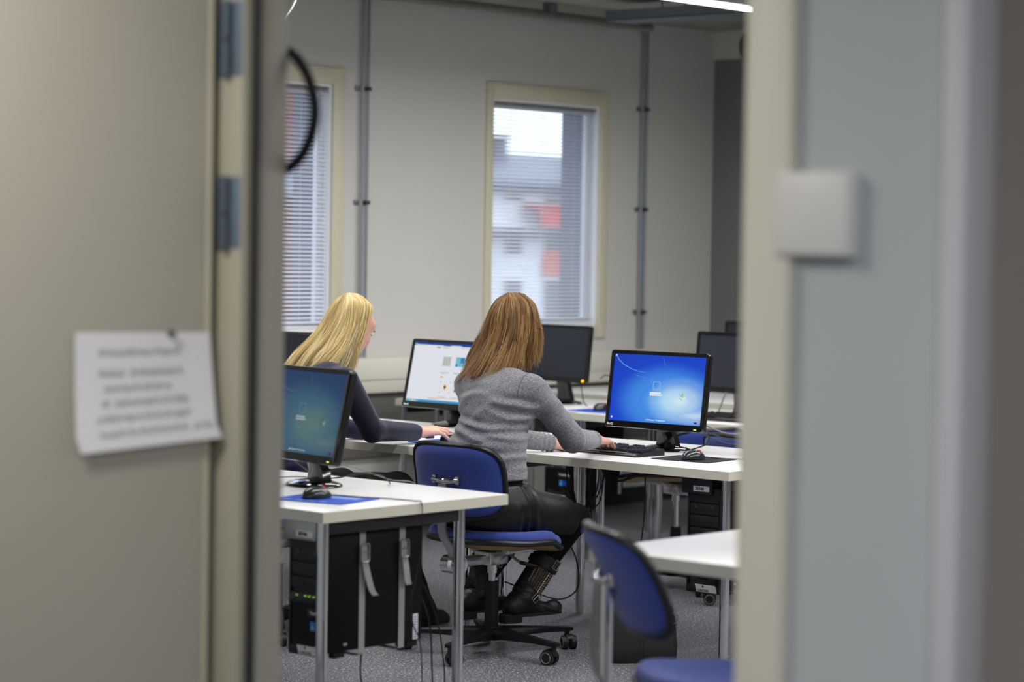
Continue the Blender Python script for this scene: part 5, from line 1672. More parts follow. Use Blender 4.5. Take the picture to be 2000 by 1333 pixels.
def set_tone(o, t):
    a = o.data.attributes.new('lock_tone', 'FLOAT', 'POINT')
    a.data.foreach_set('value', np.asarray(t, np.float32))

def hair_base(C, guides, sc, mname, parent, m, loc):
    """dark under-layer of the hair that closes the gaps between the locks"""
    ang = sorted(guides)
    rows = []
    A = np.linspace(ang[0], ang[-1], 40)
    G = {a: catmull(guides[a], 5) for a in ang}
    for a in A:
        i = max(0, min(len(ang) - 2, int(np.searchsorted(ang, a)) - 1))
        t = (a - ang[i]) / (ang[i + 1] - ang[i])
        r_ = [p.lerp(q, t) for p, q in zip(G[ang[i]], G[ang[i + 1]])]
        rows.append([(C[0] - loc[0] + p.x * sc, C[1] - loc[1] + p.y * sc, C[2] - loc[2] + p.z * (0.5 + 0.5 * sc)) for p in r_])
    q = [[(x - C[0] + loc[0], y - C[1] + loc[1], z - C[2] + loc[2]) for x, y, z in row] for row in rows]
    inner = [[(C[0] - loc[0] + x * 0.95, C[1] - loc[1] + y * 0.95, C[2] - loc[2] + z * 0.985) for x, y, z in row] for row in q]
    return MB().grid(rows, inner).build(mname, m, parent, 180)

# ================================================================== the person in the grey sweater
PG = np.array((6.69, 6.04, 0.46), np.float32)        # root: on the seat of the chair
shR, elR, wrR = (6.745, 5.895, 1.00), (6.935, 5.850, 0.805), (7.205, 5.975, 0.783)
shL, elL, wrL = (6.745, 6.215, 1.00), (6.98, 6.345, 0.795), (7.235, 6.205, 0.752)
GH = (6.868, 6.098, 1.220)
GR = rot(-10, 12)
hp, GW = head_prims(GH, GR, 0.95)
hipR, knR_, anR_ = (6.64, 5.945, 0.548), (7.035, 5.925, 0.492), (6.875, 6.035, 0.22)
hipL, knL_, anL_ = (6.64, 6.125, 0.548), (7.06, 6.180, 0.490), (6.80, 6.215, 0.22)
YN = (0, 1, 0)
def torso(o=0.0):
    return [('cap', (6.625, 6.035, 0.565), (6.635, 6.035, 0.66), 0.110 + o, 0.106 + o, YN, 1.50, 0.05),
            ('cap', (6.635, 6.03, 0.66), (6.65, 6.03, 0.76), 0.102 + o, 0.098 + o, YN, 1.55, 0.05),
            ('cap', (6.65, 6.025, 0.76), (6.705, 6.035, 0.92), 0.097 + o, 0.108 + o, YN, 1.34, 0.05),
            ('cap', (6.765, 6.03, 0.90), (6.765, 6.10, 0.90), 0.065 + o, 0.065 + o, None, 1.0, 0.05),
            ('cap', (6.725, 5.945, 0.985), (6.725, 6.165, 0.985), 0.058 + o, 0.058 + o, None, 1.0, 0.06),
            ('cap', (6.745, 5.99, 1.015), (6.745, 6.14, 1.015), 0.046 + o, 0.046 + o, None, 1.0, 0.05)]
gneck = [('cap', (6.755, 6.075, 1.03), (6.825, 6.09, 1.13), 0.058, 0.052, None, 1.0, 0.03)]
arms_ = [('cap', shR, elR, 0.044, 0.036, None, 1.0, 0.03), ('cap', elR, wrR, 0.038, 0.024, None, 1.0, 0.02),
         ('cap', shL, elL, 0.044, 0.036, None, 1.0, 0.03), ('cap', elL, wrL, 0.038, 0.024, None, 1.0, 0.02)]
legs_ = [('cap', hipR, knR_, 0.080, 0.052, None, 1.0, 0.03), ('cap', knR_, anR_, 0.050, 0.036, None, 1.0, 0.02),
         ('cap', hipL, knL_, 0.080, 0.052, None, 1.0, 0.03), ('cap', knL_, anL_, 0.050, 0.036, None, 1.0, 0.02)]
hR = hand_prims(wrR, (0.96, 0.24, -0.08), (0.10, 0, 1), 1, ((14, 30, 18), (12, 32, 20), (12, 32, 20), (12, 30, 18)), s=0.98)
hL = hand_prims(wrL, (0.95, -0.30, -0.05), (0.05, 0, 1), -1, ((8, 22, 14), (8, 22, 14), (8, 22, 14), (8, 22, 14)), s=0.98)
g_head = Group(hp + gneck); g_core = Group(torso(-0.012) + arms_ + legs_, 0.03); g_hr = Group(hR, 0.01); g_hl = Group(hL, 0.01)
def body_g(P):
    d = smin(g_core(P), g_head(P), 0.02)
    return smin(smin(d, g_hr(P), 0.006), g_hl(P), 0.006)
vt, fc = grid_mesh(body_g, (6.42, 5.74, 0.12), (7.46, 6.50, 1.38), 0.0034)
vt = relax(vt, fc, 1, 0.4)
per_g = np_mesh('person', vt - PG, fc, M_SKIN, None, PG)
tag(per_g, 'brown-haired person in a grey sweater and black leather skirt, typing on a keyboard', 'person')

# sweater
def unit(v):
    v = np.asarray(v, np.float32); return v / np.linalg.norm(v)
tor_s = Group(torso(0.006), 0.05)
def sleeve(sh, el, wr, r0=0.056, r1=0.045, r2=0.033, rum=1.0):
    g = Group([('cap', sh, el, r0, r1, None, 1.0, 0.03), ('cap', el, wr, r1 * 1.02, r2, None, 1.0, 0.02)], 0.02)
    d = unit(np.array(wr) - np.array(el)); w = np.array(wr, np.float32)
    sh_, el_, wr_ = (np.array(q, np.float32) for q in (sh, el, wr))
    def f(P):
        v = g(P)
        near = v < 0.05
        if near.any():
            q = P[near]
            t = (q - el_) @ d
            fold = np.exp(-(t / 0.07) ** 2) * np.sin(t * 120 + noise3(q, 16, 4) * 2.6) * 0.0028
            cuff = np.exp(-((t - np.linalg.norm(wr_ - el_) + 0.03) / 0.03) ** 2) * np.sin(t * 320 + noise3(q, 20, 6) * 1.5) * 0.0028
            up = unit(el_ - sh_); t2 = (q - sh_) @ up
            arm = np.exp(-((t2 - 0.09) / 0.10) ** 2) * np.sin(t2 * 60 + noise3(q, 14, 8) * 3.0) * 0.0022
            v[near] += (fold + cuff + arm) * rum
        return smax(v, (P - w) @ d, 0.004)
    return f
slR, slL = sleeve(shR, elR, wrR), sleeve(shL, elL, wrL)
FOLDS = [((6.17, 0.972), (6.00, 0.988), 0.010, 0.006), ((5.97, 0.975), (5.82, 0.925), 0.011, 0.010), ((6.17, 0.880), (5.90, 0.866), 0.010, 0.010),
         ((6.17, 0.860), (5.91, 0.808), 0.011, 0.009), ((6.17, 0.826), (6.02, 0.780), 0.010, 0.008), ((6.17, 0.748), (5.93, 0.738), 0.010, 0.008),
         ((6.10, 0.712), (5.86, 0.700), 0.009, 0.007), ((5.99, 0.838), (5.80, 0.816), 0.010, 0.008), ((6.08, 0.775), (5.94, 0.792), 0.010, 0.007), ((5.98, 0.925), (5.82, 0.892), 0.010, 0.008), ((5.98, 0.752), (5.82, 0.772), 0.011, 0.008)]
def sweater(P):
    v = tor_s(P)
    near = np.abs(v) < 0.06
    if near.any():
        q = P[near]
        z = q[:, 2]
        n = noise3(q, 9, 2)
        wr = -np.exp(-((z - 0.715) / 0.07) ** 2) * crease(q, (0.1, 0.30, 1.0), 88, 2, 0.0060)
        wr -= np.exp(-((z - 0.80) / 0.09) ** 2) * crease(q, (0.0, -0.55, 1.0), 62, 5, 0.0055)
        wr -= np.exp(-((z - 0.91) / 0.06) ** 2) * crease(q, (0.2, 0.75, 1.0), 55, 7, 0.007)
        back = q[:, 0] < 6.74
        for (y0, z0), (y1, z1), w, a in FOLDS:
            e = np.array((y1 - y0, z1 - z0), np.float32); L2 = float(e @ e)
            rel = q[:, 1:3] - np.array((y0, z0), np.float32)
            t = (rel @ e) / L2
            dist = (rel[:, 0] * e[1] - rel[:, 1] * e[0]) / math.sqrt(L2) + 0.006 * np.sin(t * 5 + z0 * 40)
            env = np.clip(1.15 - np.abs(t - 0.5) * 2.0, 0, 1) ** 0.6
            u = dist / w
            wr += np.where(back, env * a * 0.72 * u * np.exp(0.5 - u * u * 0.5), 0)
        wr += n * 0.0012
        v[near] += wr - np.clip((0.70 - z) / 0.06, 0, 1) * 0.004
    v = smin(v, slR(P), 0.035); v = smin(v, slL(P), 0.035)
    # armhole seam
    v = smax(v, 0.668 - P[:, 2] + 0.006 * np.sin(P[:, 1] * 22), 0.005)
    dn = unit((0.35, 0.06, 0.93))
    v = smax(v, (P - V3(6.765, 6.075, 1.082)) @ dn, 0.006)
    return v
vt, fc = grid_mesh(sweater, (6.42, 5.74, 0.62), (7.32, 6.46, 1.10), 0.0034)
vt = relax(vt, fc, 1, 0.4)
np_mesh('sweater', vt - PG, fc, M_GREYKNIT, per_g)
# armhole seam of the right sleeve, laid on the knit surface
ang = [R(62 + 10 * k) for k in range(13)]
sp = np.array([(shR[0] + 0.075 * math.cos(a) - 0.01, 5.905 + 0.012 * math.cos(a), shR[2] - 0.028 + 0.080 * math.sin(a)) for a in ang], np.float32)
for _ in range(6):
    d0 = sweater(sp)
    gr_ = np.stack([(sweater(sp + V3(*[0.004 if c == k else 0 for c in range(3)])) - d0) / 0.004 for k in range(3)], 1)
    sp = sp - np.clip(d0, -0.03, 0.03)[:, None] * gr_ / np.maximum((gr_ * gr_).sum(1), 0.3)[:, None]
MB().tube([Vector((p - PG).tolist()) for p in sp], 0.0013, 5).build('armhole_seam', mat('seam_dark_grey', srgb(64, 64, 68), 0.9), per_g)
seam = [np.array(shR) + np.array((0.062 * math.cos(a) * 0.9 - 0.012, 0.028 + 0.012 * math.sin(a), 0.062 * math.sin(a) - 0.018)) for a in [R(100 + 20 * k) for k in range(9)]]

# undershirt and skirt
us = Group([('cap', (6.625, 6.035, 0.60), (6.635, 6.035, 0.70), 0.1190, 0.1150, YN, 1.50, 0.05)], 0.05)
vt, fc = grid_mesh(lambda P: smax(smax(us(P) + 0.0025 * np.sin(P[:, 2] * 260 + noise3(P, 12, 3) * 2), 0.60 - P[:, 2], 0.004), P[:, 2] - 0.70, 0.004), (6.42, 5.82, 0.56), (6.82, 6.26, 0.74), 0.005)
np_mesh('undershirt', vt - PG, fc, M_TIGHTS, per_g)
sk = Group([('cap', (6.615, 6.035, 0.575), (6.63, 6.04, 0.64), 0.122, 0.108, YN, 1.46, 0.05),
            ('cap', (6.62, 5.945, 0.56), (7.04, 5.928, 0.492), 0.108, 0.070, None, 1.0, 0.08),
            ('cap', (6.62, 6.125, 0.56), (7.06, 6.175, 0.490), 0.108, 0.070, None, 1.0, 0.08)], 0.08)
def skirt(P):
    v = sk(P)
    near = np.abs(v) < 0.05
    if near.any():
        q = P[near]; n = noise3(q, 10, 9)
        v[near] += np.exp(-((q[:, 0] - 6.69) / 0.06) ** 2) * np.sin(q[:, 0] * 120 + q[:, 2] * 70 + n * 2.5) * 0.006 + np.sin(q[:, 0] * 40 + n * 3) * 0.0012
    v = smax(v, P[:, 0] - 7.005 - 0.02 * np.sin(P[:, 1] * 20), 0.005)
    v = smax(v, P[:, 2] - 0.652, 0.006)
    return smax(v, 0.450 - 0.05 * np.clip((P[:, 0] - 6.85) / 0.1, 0, 1) - P[:, 2], 0.02)
vt, fc = grid_mesh(skirt, (6.40, 5.78, 0.39), (7.06, 6.34, 0.70), 0.0042)
np_mesh('skirt', vt - PG, fc, M_LEATHER, per_g)
tg = Group([('cap', hipR, knR_, 0.086, 0.058, None, 1.0, 0.03), ('cap', knR_, anR_, 0.057, 0.042, None, 1.0, 0.02),
            ('cap', hipL, knL_, 0.086, 0.058, None, 1.0, 0.03), ('cap', knL_, anL_, 0.057, 0.042, None, 1.0, 0.02)], 0.03)
vt, fc = grid_mesh(lambda P: smax(smax(tg(P), 6.80 - P[:, 0] - np.where(P[:, 2] < 0.46, 0.4, 0), 0.01), 0.17 - P[:, 2], 0.005), (6.70, 5.78, 0.16), (7.20, 6.32, 0.66), 0.0046)
np_mesh('tights', vt - PG, fc, M_TIGHTS, per_g)

def boot(ank, top, heel, toe, zs, label=None, studs=True, parent=per_g, base=PG):
    """engineer boot: shaft, foot, heel and sole, straps with buckles, stud patch"""
    ank, top, heel, toe = (np.array(q, np.float32) for q in (ank, top, heel, toe))
    f = unit(toe - heel); f[2] = 0; f = unit(f)
    ball = toe - f * 0.05
    g = Group([('cap', top, ank, 0.056, 0.047, None, 1.0, 0.02), ('cap', ank, heel + V3(0, 0, 0.055) + f * 0.012, 0.044, 0.037, None, 1.0, 0.02),
               ('cap', heel + V3(0, 0, 0.046) + f * 0.03, ball + V3(0, 0, 0.030), 0.036, 0.029, None, 1.0, 0.03),
               ('cap', ball + V3(0, 0, 0.030), toe + V3(0, 0, 0.033) - f * 0.030, 0.031, 0.034, None, 1.0, 0.010)], 0.02)
    ax = unit(top - ank)
    def fn(P):
        v = g(P)
        t = (P - ank) @ ax
        v = v + np.exp(-((t - 0.02) / 0.035) ** 2) * np.sin(t * 190 + noise3(P, 20, 5) * 1.6) * 0.0022
        v = smax(v, (P - top) @ ax, 0.005)
        return smax(v, zs + 0.022 - P[:, 2], 0.004)
    lo = np.minimum.reduce([ank, top, heel, toe]) - 0.09; hi = np.maximum.reduce([ank, top, heel, toe]) + 0.09
    vt, fc = grid_mesh(fn, lo, hi, 0.0036)
    b = np_mesh('boot', vt - base, fc, M_BOOT, parent)
    s = V3(-f[1], f[0], 0)                                   # left
    def at(p): return Vector((p - base).tolist())
    def outline(a, e, w0, w1):
        L = np.linalg.norm((e - a)[:2])
        pts = []
        for k in range(28):
            t = 2 * PI * k / 28
            u = 0.5 - 0.5 * math.cos(t)
            hw = (w0 + (w1 - w0) * min(1, u * 1.4)) * (abs(math.sin(t)) ** 0.75)
            pts.append((u * L, math.copysign(hw, math.sin(t))))
        return pts
    Mx = Matrix(((f[0], s[0], 0, 0), (f[1], s[1], 0, 0), (0, 0, 1, 0), (0, 0, 0, 1)))
    so = heel - f * 0.036
    Mt = Matrix.Translation(at(V3(so[0], so[1], zs + 0.014))) @ Mx
    MB().prism(outline(so, toe + f * 0.004, 0.034, 0.038), 0.013, Mt, True).build('sole', M_SOLE, b, 40)
    Mh = Matrix.Translation(at(V3(so[0], so[1], zs - 0.008))) @ Mx
    hl = [(0.004 + 0.088 * (0.5 - 0.5 * math.cos(t)), 0.035 * math.copysign(abs(math.sin(t)) ** 0.5, math.sin(t))) for t in [2 * PI * k / 20 for k in range(20)]]
    MB().prism(hl, 0.026, Mh, True).build('heel', M_SOLE, b, 40)
    # straps
    def ring(c, axis, r, w, nm, m, open_=None):
        c = np.array(c, np.float32); axis = unit(axis)
        u = unit(np.cross(axis, s)); v = np.cross(axis, u)
        P, Q = [], []
        for k in range(25):
            a = 2 * PI * k / 24
            dr = u * math.cos(a) + v * math.sin(a)
            P.append([at(c + dr * r - axis * w / 2), at(c + dr * r + axis * w / 2)])
            Q.append([at(c + dr * (r + 0.004) - axis * w / 2), at(c + dr * (r + 0.004) + axis * w / 2)])
        return MB().grid(P, Q).build(nm, m, b, 40), u, v
    out = -s                                                    # outer side looks towards -Y
    lit = unit(out + f * 0.35)
    for c, axis, r, w in ((top - ax * 0.035, ax, 0.0572, 0.026), (ank + f * 0.006 + V3(0, 0, 0.004), unit(ax + f * 0.45), 0.050, 0.024)):
        st, u, v = ring(c, axis, r, w, 'strap', M_BOOT)
        p = c + lit * (r + 0.007)
        ex = unit(np.cross(axis, lit)); ey = unit(axis)
        fr_ = [at(p + ex * a + ey * e_) for a, e_ in rounded_rect(0.030, 0.036, 0.005, 3)]
        MB().tube(fr_, 0.0022, 6, closed=True).tube([at(p - ex * 0.002 - ey * 0.016), at(p - ex * 0.002 + ey * 0.016)], 0.0016, 6).build('buckle', M_STEEL, b)
    if studs:
        sb = MB()
        ux = unit(np.cross(ax, lit))
        L = float(np.linalg.norm(top - ank))
        for i in range(10):
            for j in range(10):
                if (i < 2 and j < 3) or (i > 7 and j > 7) or (i < 2 and j > 7): continue
                t = 0.26 + 0.42 * i / 9
                r = 0.047 + (0.056 - 0.047) * t + 0.001
                a = R(-58 + 15.0 * j)
                dr = unit(out) * math.cos(a) + f * math.sin(a)
                dr = unit(dr - ax * (dr @ ax))
                c = ank + ax * (t * L) + dr * r
                e1 = unit(np.cross(ax, dr)); h_ = 0.0042
                vs = [at(c + e1 * x * h_ + ax * y * h_) for x, y in ((-1, -1), (1, -1), (1, 1), (-1, 1))] + [at(c + dr * 0.0045)]
                sb.add(vs, [(0, 1, 4), (1, 2, 4), (2, 3, 4), (3, 0, 4), (3, 2, 1, 0)], False)
        q = sb.build('studs', M_STUD, b); q['kind'] = 'stuff'
    return b
boot((6.868, 6.030, 0.195), (6.955, 5.985, 0.350), (6.805, 6.050, 0.112), (7.030, 5.985, 0.112), 0.112)
boot((6.800, 6.215, 0.190), (6.865, 6.205, 0.350), (6.745, 6.225, 0.112), (6.965, 6.200, 0.112), 0.112, studs=False)

# hair
M_HAIR_B = hair_mat('brown_hair_with_highlights', [srgb(74, 50, 30), srgb(112, 80, 48), srgb(142, 104, 62), srgb(172, 132, 80), srgb(206, 168, 112)])
M_HAIR_BD = mat('brown_hair_depth', srgb(70, 48, 30), 0.6)
gg = {-205: None}
side = lambda s: {50 * s: [(0.045, .004 * s, .122), (.068, .044 * s, .080), (.070, .068 * s, .005), (.062, .072 * s, -.065), (.046, .068 * s, -.135)],
                  90 * s: [(.02, .004 * s, .128), (.015, .060 * s, .090), (.010, .082 * s, .005), (.0, .084 * s, -.070), (-.012, .078 * s, -.160)],
                  135 * s: [(-.03, .004 * s, .128), (-.058, .052 * s, .088), (-.085, .068 * s, -.005), (-.122, .072 * s, -.095), (-.176, .078 * s, -.170)]}
gd = {}
for a, p in side(1).items(): gd[a] = p
gd[180] = [(-.05, 0, .120), (-.102, 0, .062), (-.128, 0, -.025), (-.172, .004, -.115), (-.228, .010, -.190)]
for a, p in side(-1).items(): gd[360 + a] = p
gd[135] = [(-.03, .004, .128), (-.060, .052, .088), (-.090, .072, -.010), (-.140, .086, -.110), (-.200, .100, -.215)]
gd[90] = [(.02, .004, .128), (.015, .060, .090), (.010, .084, .005), (-.006, .092, -.080), (-.045, .104, -.205)]
hair_base(GH, gd, 0.93, 'hair_underlayer', per_g, M_HAIR_BD, PG)
a1, f1, t1_ = strands(GH, gd, 2600, 20, 0.0028, 5, (0.92, 1.06), 46, 0.0042, (0.86, 1.03), flip=0.012, wave=0.013)
a2, f2, t2_ = strands(GH, gd, 520, 20, 0.0020, 9, (1.02, 1.10), 34, 0.005, (0.85, 1.05), flip=0.014, wave=0.016)
set_tone(np_mesh('hair', np.concatenate([a1, a2]) - PG, np.concatenate([f1, f2 + len(a1)]), M_HAIR_B, per_g), np.concatenate([t1_, t2_]))

# glasses, eyes
gl = MB()
for y in (0.032, -0.032):
    gl.tube([Vector((GW(0.098, y + a, 0.004 + b) - PG).tolist()) for a, b in rounded_rect(0.046, 0.036, 0.012, 4)], 0.0016, 6, closed=True)
    e = 1 if y > 0 else -1
    gl.tube([Vector((GW(*p) - PG).tolist()) for p in ((0.098, y + e * 0.023, 0.012), (0.085, e * 0.076, 0.012), (0.02, e * 0.083, 0.010), (-0.015, e * 0.082, 0.0), (-0.03, e * 0.080, -0.015))], 0.0017, 6)
gl.tube([Vector((GW(0.100, y, 0.008) - PG).tolist()) for y in (-0.010, 0, 0.010)], 0.0014, 6)
glo = gl.build('glasses', mat('tortoise_glasses', srgb(96, 56, 30), 0.25), per_g)
for y in (0.032, -0.032):
    MB().prism(rounded_rect(0.044, 0.034, 0.011, 4), 0.001, Matrix.Translation((GW(0.098, y, 0.004) - PG).tolist()) @ Matrix(GR.tolist()).to_4x4() @ frame_M((0, 0, 0), (0, 1, 0), (0, 0, 1))).build('lens', M_PANE, glo)
def eyes(W, par, base, Rm):
    for y in (0.032, -0.032):
        MB().lathe([(0.0001, 0.0036), (0.004, 0.003), (0.0058, 0.0012), (0.006, 0)], 16, Matrix.Translation((W(0.0812, y, 0.005) - base).tolist()) @ Matrix(Rm.tolist()).to_4x4() @ Matrix.Rotation(PI / 2, 4, 'Y')).build('eye', M_EYE, par)
        b = MB()
        for k in range(9):
            a = -0.010 + 0.0025 * k
            b.tube([Vector((W(0.081 - abs(a) * 0.2, y + a, 0.0085) - base).tolist()), Vector((W(0.087, y + a * 1.2, 0.0075) - base).tolist()), Vector((W(0.0915, y + a * 1.4, 0.0095) - base).tolist())], [0.0008, 0.0006, 0.0003], 4)
        b.build('eyelashes', M_LASH, par)
        MB().tube([Vector((W(x, y + a, z) - base).tolist()) for a, x, z in ((-0.018, 0.088, 0.026), (-0.006, 0.092, 0.030), (0.006, 0.091, 0.030), (0.018, 0.083, 0.026))], 0.0022, 5).build('eyebrow', M_LASH, par)
eyes(GW, per_g, PG, GR)

# ================================================================== the blonde person
PB = np.array((6.42, 6.92, 0.46), np.float32)
BH = (6.838, 6.955, 1.195)
BR = rot(-4, 30)
hb, BW = head_prims(BH, BR)
bshR, belR, bwrR = (6.620, 6.755, 0.990), (6.800, 6.782, 0.787), (7.080, 6.808, 0.765)
bshL, belL, bwrL = (6.645, 7.105, 0.995), (6.90, 7.170, 0.785), (7.06, 7.06, 0.750)
bhipR, bknR, bfoR = (6.40, 6.81, 0.555), (6.93, 6.765, 0.550), (6.985, 6.695, 0.09)
bhipL, bknL, bfoL = (6.40, 7.03, 0.555), (6.93, 7.09, 0.54), (6.88, 7.10, 0.09)
def btorso(o=0.0):
    return [('cap', (6.385, 6.92, 0.565), (6.40, 6.92, 0.66), 0.108 + o, 0.100 + o, YN, 1.50, 0.05),
            ('cap', (6.40, 6.92, 0.66), (6.44, 6.92, 0.76), 0.098 + o, 0.092 + o, YN, 1.42, 0.05),
            ('cap', (6.44, 6.92, 0.76), (6.56, 6.925, 0.91), 0.094 + o, 0.108 + o, YN, 1.38, 0.05),
            ('cap', (6.635, 6.895, 0.90), (6.635, 6.955, 0.90), 0.062 + o, 0.062 + o, None, 1.0, 0.05),
            ('cap', (6.59, 6.80, 0.97), (6.59, 7.055, 0.97), 0.056 + o, 0.056 + o, None, 1.0, 0.06),
            ('cap', (6.63, 6.85, 1.01), (6.63, 7.01, 1.01), 0.046 + o, 0.046 + o, None, 1.0, 0.05)]
bneck = [('cap', (6.65, 6.93, 1.02), (6.77, 6.945, 1.12), 0.055, 0.050, None, 1.0, 0.03)]
barms = [('cap', bshR, belR, 0.042, 0.034, None, 1.0, 0.03), ('cap', belR, bwrR, 0.036, 0.023, None, 1.0, 0.02),
         ('cap', bshL, belL, 0.042, 0.034, None, 1.0, 0.03), ('cap', belL, bwrL, 0.036, 0.023, None, 1.0, 0.02)]
blegs = [('cap', bhipR, bknR, 0.078, 0.050, None, 1.0, 0.03), ('cap', bknR, bfoR, 0.048, 0.036, None, 1.0, 0.02),
         ('cap', bhipL, bknL, 0.078, 0.050, None, 1.0, 0.03), ('cap', bknL, bfoL, 0.048, 0.036, None, 1.0, 0.02)]
bhR = hand_prims(bwrR, (0.94, -0.33, 0.10), (-0.15, -0.12, 1), 1, ((16, 18, 12), (14, 20, 12), (20, 22, 14), (26, 20, 12)), thumb=(0.7, 0.5, -0.45), spread=(0.16, 0.03, -0.10, -0.34), s=1.06)
bhL = hand_prims(bwrL, (0.90, -0.44, 0.0), (0.0, 0, 1), -1, ((16, 24, 16), (16, 26, 16), (16, 26, 16), (16, 26, 16)))
q_head = Group(hb + bneck); q_core = Group(btorso(-0.012) + barms + blegs, 0.03); q_hr = Group(bhR, 0.01); q_hl = Group(bhL, 0.01)
def body_b(P):
    d = smin(q_core(P), q_head(P), 0.02)
    return smin(smin(d, q_hr(P), 0.006), q_hl(P), 0.006)
vt, fc = grid_mesh(body_b, (6.24, 6.55, 0.02), (7.32, 7.28, 1.36), 0.0034)
vt = relax(vt, fc, 1, 0.4)
per_b = np_mesh('person', vt - PB, fc, M_SKIN, None, PB)
tag(per_b, 'person with long blonde hair in a navy sweater, head bent, right hand on a mouse', 'person')

btor_s = Group(btorso(0.006), 0.05)
bslR, bslL = sleeve(bshR, belR, bwrR, 0.054, 0.045, 0.035, 0.18), sleeve(bshL, belL, bwrL, 0.054, 0.045, 0.035, 0.18)
def bsweater(P):
    v = btor_s(P)
    near = np.abs(v) < 0.06
    if near.any():
        q = P[near]; z = q[:, 2]; n = noise3(q, 9, 12)
        v[near] += np.exp(-((z - 0.74) / 0.09) ** 2) * np.sin(z * 100 + q[:, 1] * 14 + n * 2.2) * 0.006 - np.clip((0.64 - z) / 0.08, 0, 1) * 0.012
    v = smin(v, bslR(P), 0.035); v = smin(v, bslL(P), 0.035)
    v = smax(v, 0.545 - P[:, 2], 0.005)
    dn = unit((0.55, 0.05, 0.83))
    return smax(v, (P - V3(6.675, 6.93, 1.055)) @ dn, 0.006)
vt, fc = grid_mesh(bsweater, (6.20, 6.62, 0.50), (7.16, 7.28, 1.09), 0.0038)
np_mesh('sweater', relax(vt, fc, 1, 0.4) - PB, fc, M_NAVY, per_b)
btg = Group([('cap', bhipR, bknR, 0.090, 0.064, None, 1.0, 0.05), ('cap', bknR, (6.955, 6.735, 0.25), 0.062, 0.050, None, 1.0, 0.03), ('cap', (6.955, 6.735, 0.25), (6.985, 6.70, 0.04), 0.050, 0.084, None, 1.0, 0.03),
             ('cap', bhipL, bknL, 0.090, 0.064, None, 1.0, 0.05), ('cap', bknL, (6.90, 7.10, 0.25), 0.062, 0.054, None, 1.0, 0.03), ('cap', (6.90, 7.10, 0.25), (6.88, 7.10, 0.04), 0.054, 0.078, None, 1.0, 0.03),
             ('cap', (6.385, 6.92, 0.56), (6.39, 6.92, 0.62), 0.116, 0.104, YN, 1.46, 0.05)], 0.05)
def btr(P):
    v = btg(P) + 0.002 * np.sin(P[:, 2] * 55 + noise3(P, 14, 21) * 2.4)
    return smax(smax(v, 0.025 - P[:, 2], 0.004), 0.467 - P[:, 2] - np.where(P[:, 0] > 6.66, 1, 0), 0.01)
vt, fc = grid_mesh(btr, (6.20, 6.52, 0.01), (7.16, 7.24, 0.72), 0.005)
np_mesh('trousers', vt - PB, fc, mat('black_trousers', srgb(13, 13, 14), 0.9), per_b)
for (x, y, z), rz in ((bfoR, R(-6)), (bfoL, R(4))):
    sh = MB(); 
    o = [(0.16 * (0.5 - 0.5 * math.cos(t)) * 1.55 - 0.09, 0.044 * math.copysign(abs(math.sin(t)) ** 0.6, math.sin(t))) for t in [2 * PI * k / 28 for k in range(28)]]
    vs = []
    for s_, zz in ((1.0, 0.0), (1.02, 0.012), (0.98, 0.03), (0.80, 0.052), (0.4, 0.062)):
        vs += [(a * s_ * math.cos(rz) - b_ * s_ * math.sin(rz) + x - PB[0], a * s_ * math.sin(rz) + b_ * s_ * math.cos(rz) + y - PB[1], zz + 0.001 - PB[2]) for a, b_ in o]
    fs = [(i * 28 + k, i * 28 + (k + 1) % 28, (i + 1) * 28 + (k + 1) % 28, (i + 1) * 28 + k) for i in range(4) for k in range(28)] + [list(range(28))[::-1], [112 + k for k in range(28)]]
    sh.add(vs, fs, True).build('shoe', M_BOOT, per_b)
M_HAIR_Y = hair_mat('blonde_hair', [srgb(168, 138, 86), srgb(206, 178, 116), srgb(226, 202, 142), srgb(236, 218, 164), srgb(246, 234, 196)])
M_HAIR_YD = mat('blonde_hair_depth', srgb(150, 122, 76), 0.6)
bd = {}
for s in (1, -1):
    q = {60: [(.060, .004 * s, .118), (.076, .048 * s, .072), (.004, .082 * s, .018), (-.030, .088 * s, -.055), (-.055, .088 * s, -.125), (-.082, .096 * s, -.180)],
         90: [(.035, .004 * s, .128), (.030, .064 * s, .090), (-.012, .092 * s, .010), (-.048, .098 * s, -.065), (-.078, .102 * s, -.130), (-.108, .112 * s, -.190)],
         135: [(-.005, .004 * s, .132), (-.035, .060 * s, .094), (-.070, .086 * s, .010), (-.125, .094 * s, -.062), (-.190, .104 * s, -.120), (-.262, .110 * s, -.190)]}
    for a, p in q.items():
        bd[a if s > 0 else 360 - a] = p
bd[180] = [(-.035, 0, .128), (-.090, 0, .084), (-.150, 0, .010), (-.222, 0, -.055), (-.300, 0, -.112), (-.385, 0, -.205)]
bd = dict(sorted(bd.items()))
hair_base(BH, bd, 0.94, 'hair_underlayer', per_b, M_HAIR_YD, PB)
a1, f1, t1_ = strands(BH, bd, 2700, 20, 0.0030, 15, (0.94, 1.04), 48, 0.0036, (0.82, 1.02), wave=0.009)
a2, f2, t2_ = strands(BH, bd, 440, 20, 0.0018, 19, (1.0, 1.06), 40, 0.005, (0.85, 1.05), wave=0.014)
set_tone(np_mesh('hair', np.concatenate([a1, a2]) - PB, np.concatenate([f1, f2 + len(a1)]), M_HAIR_Y, per_b), np.concatenate([t1_, t2_]))
eyes(BW, per_b, PB, BR)
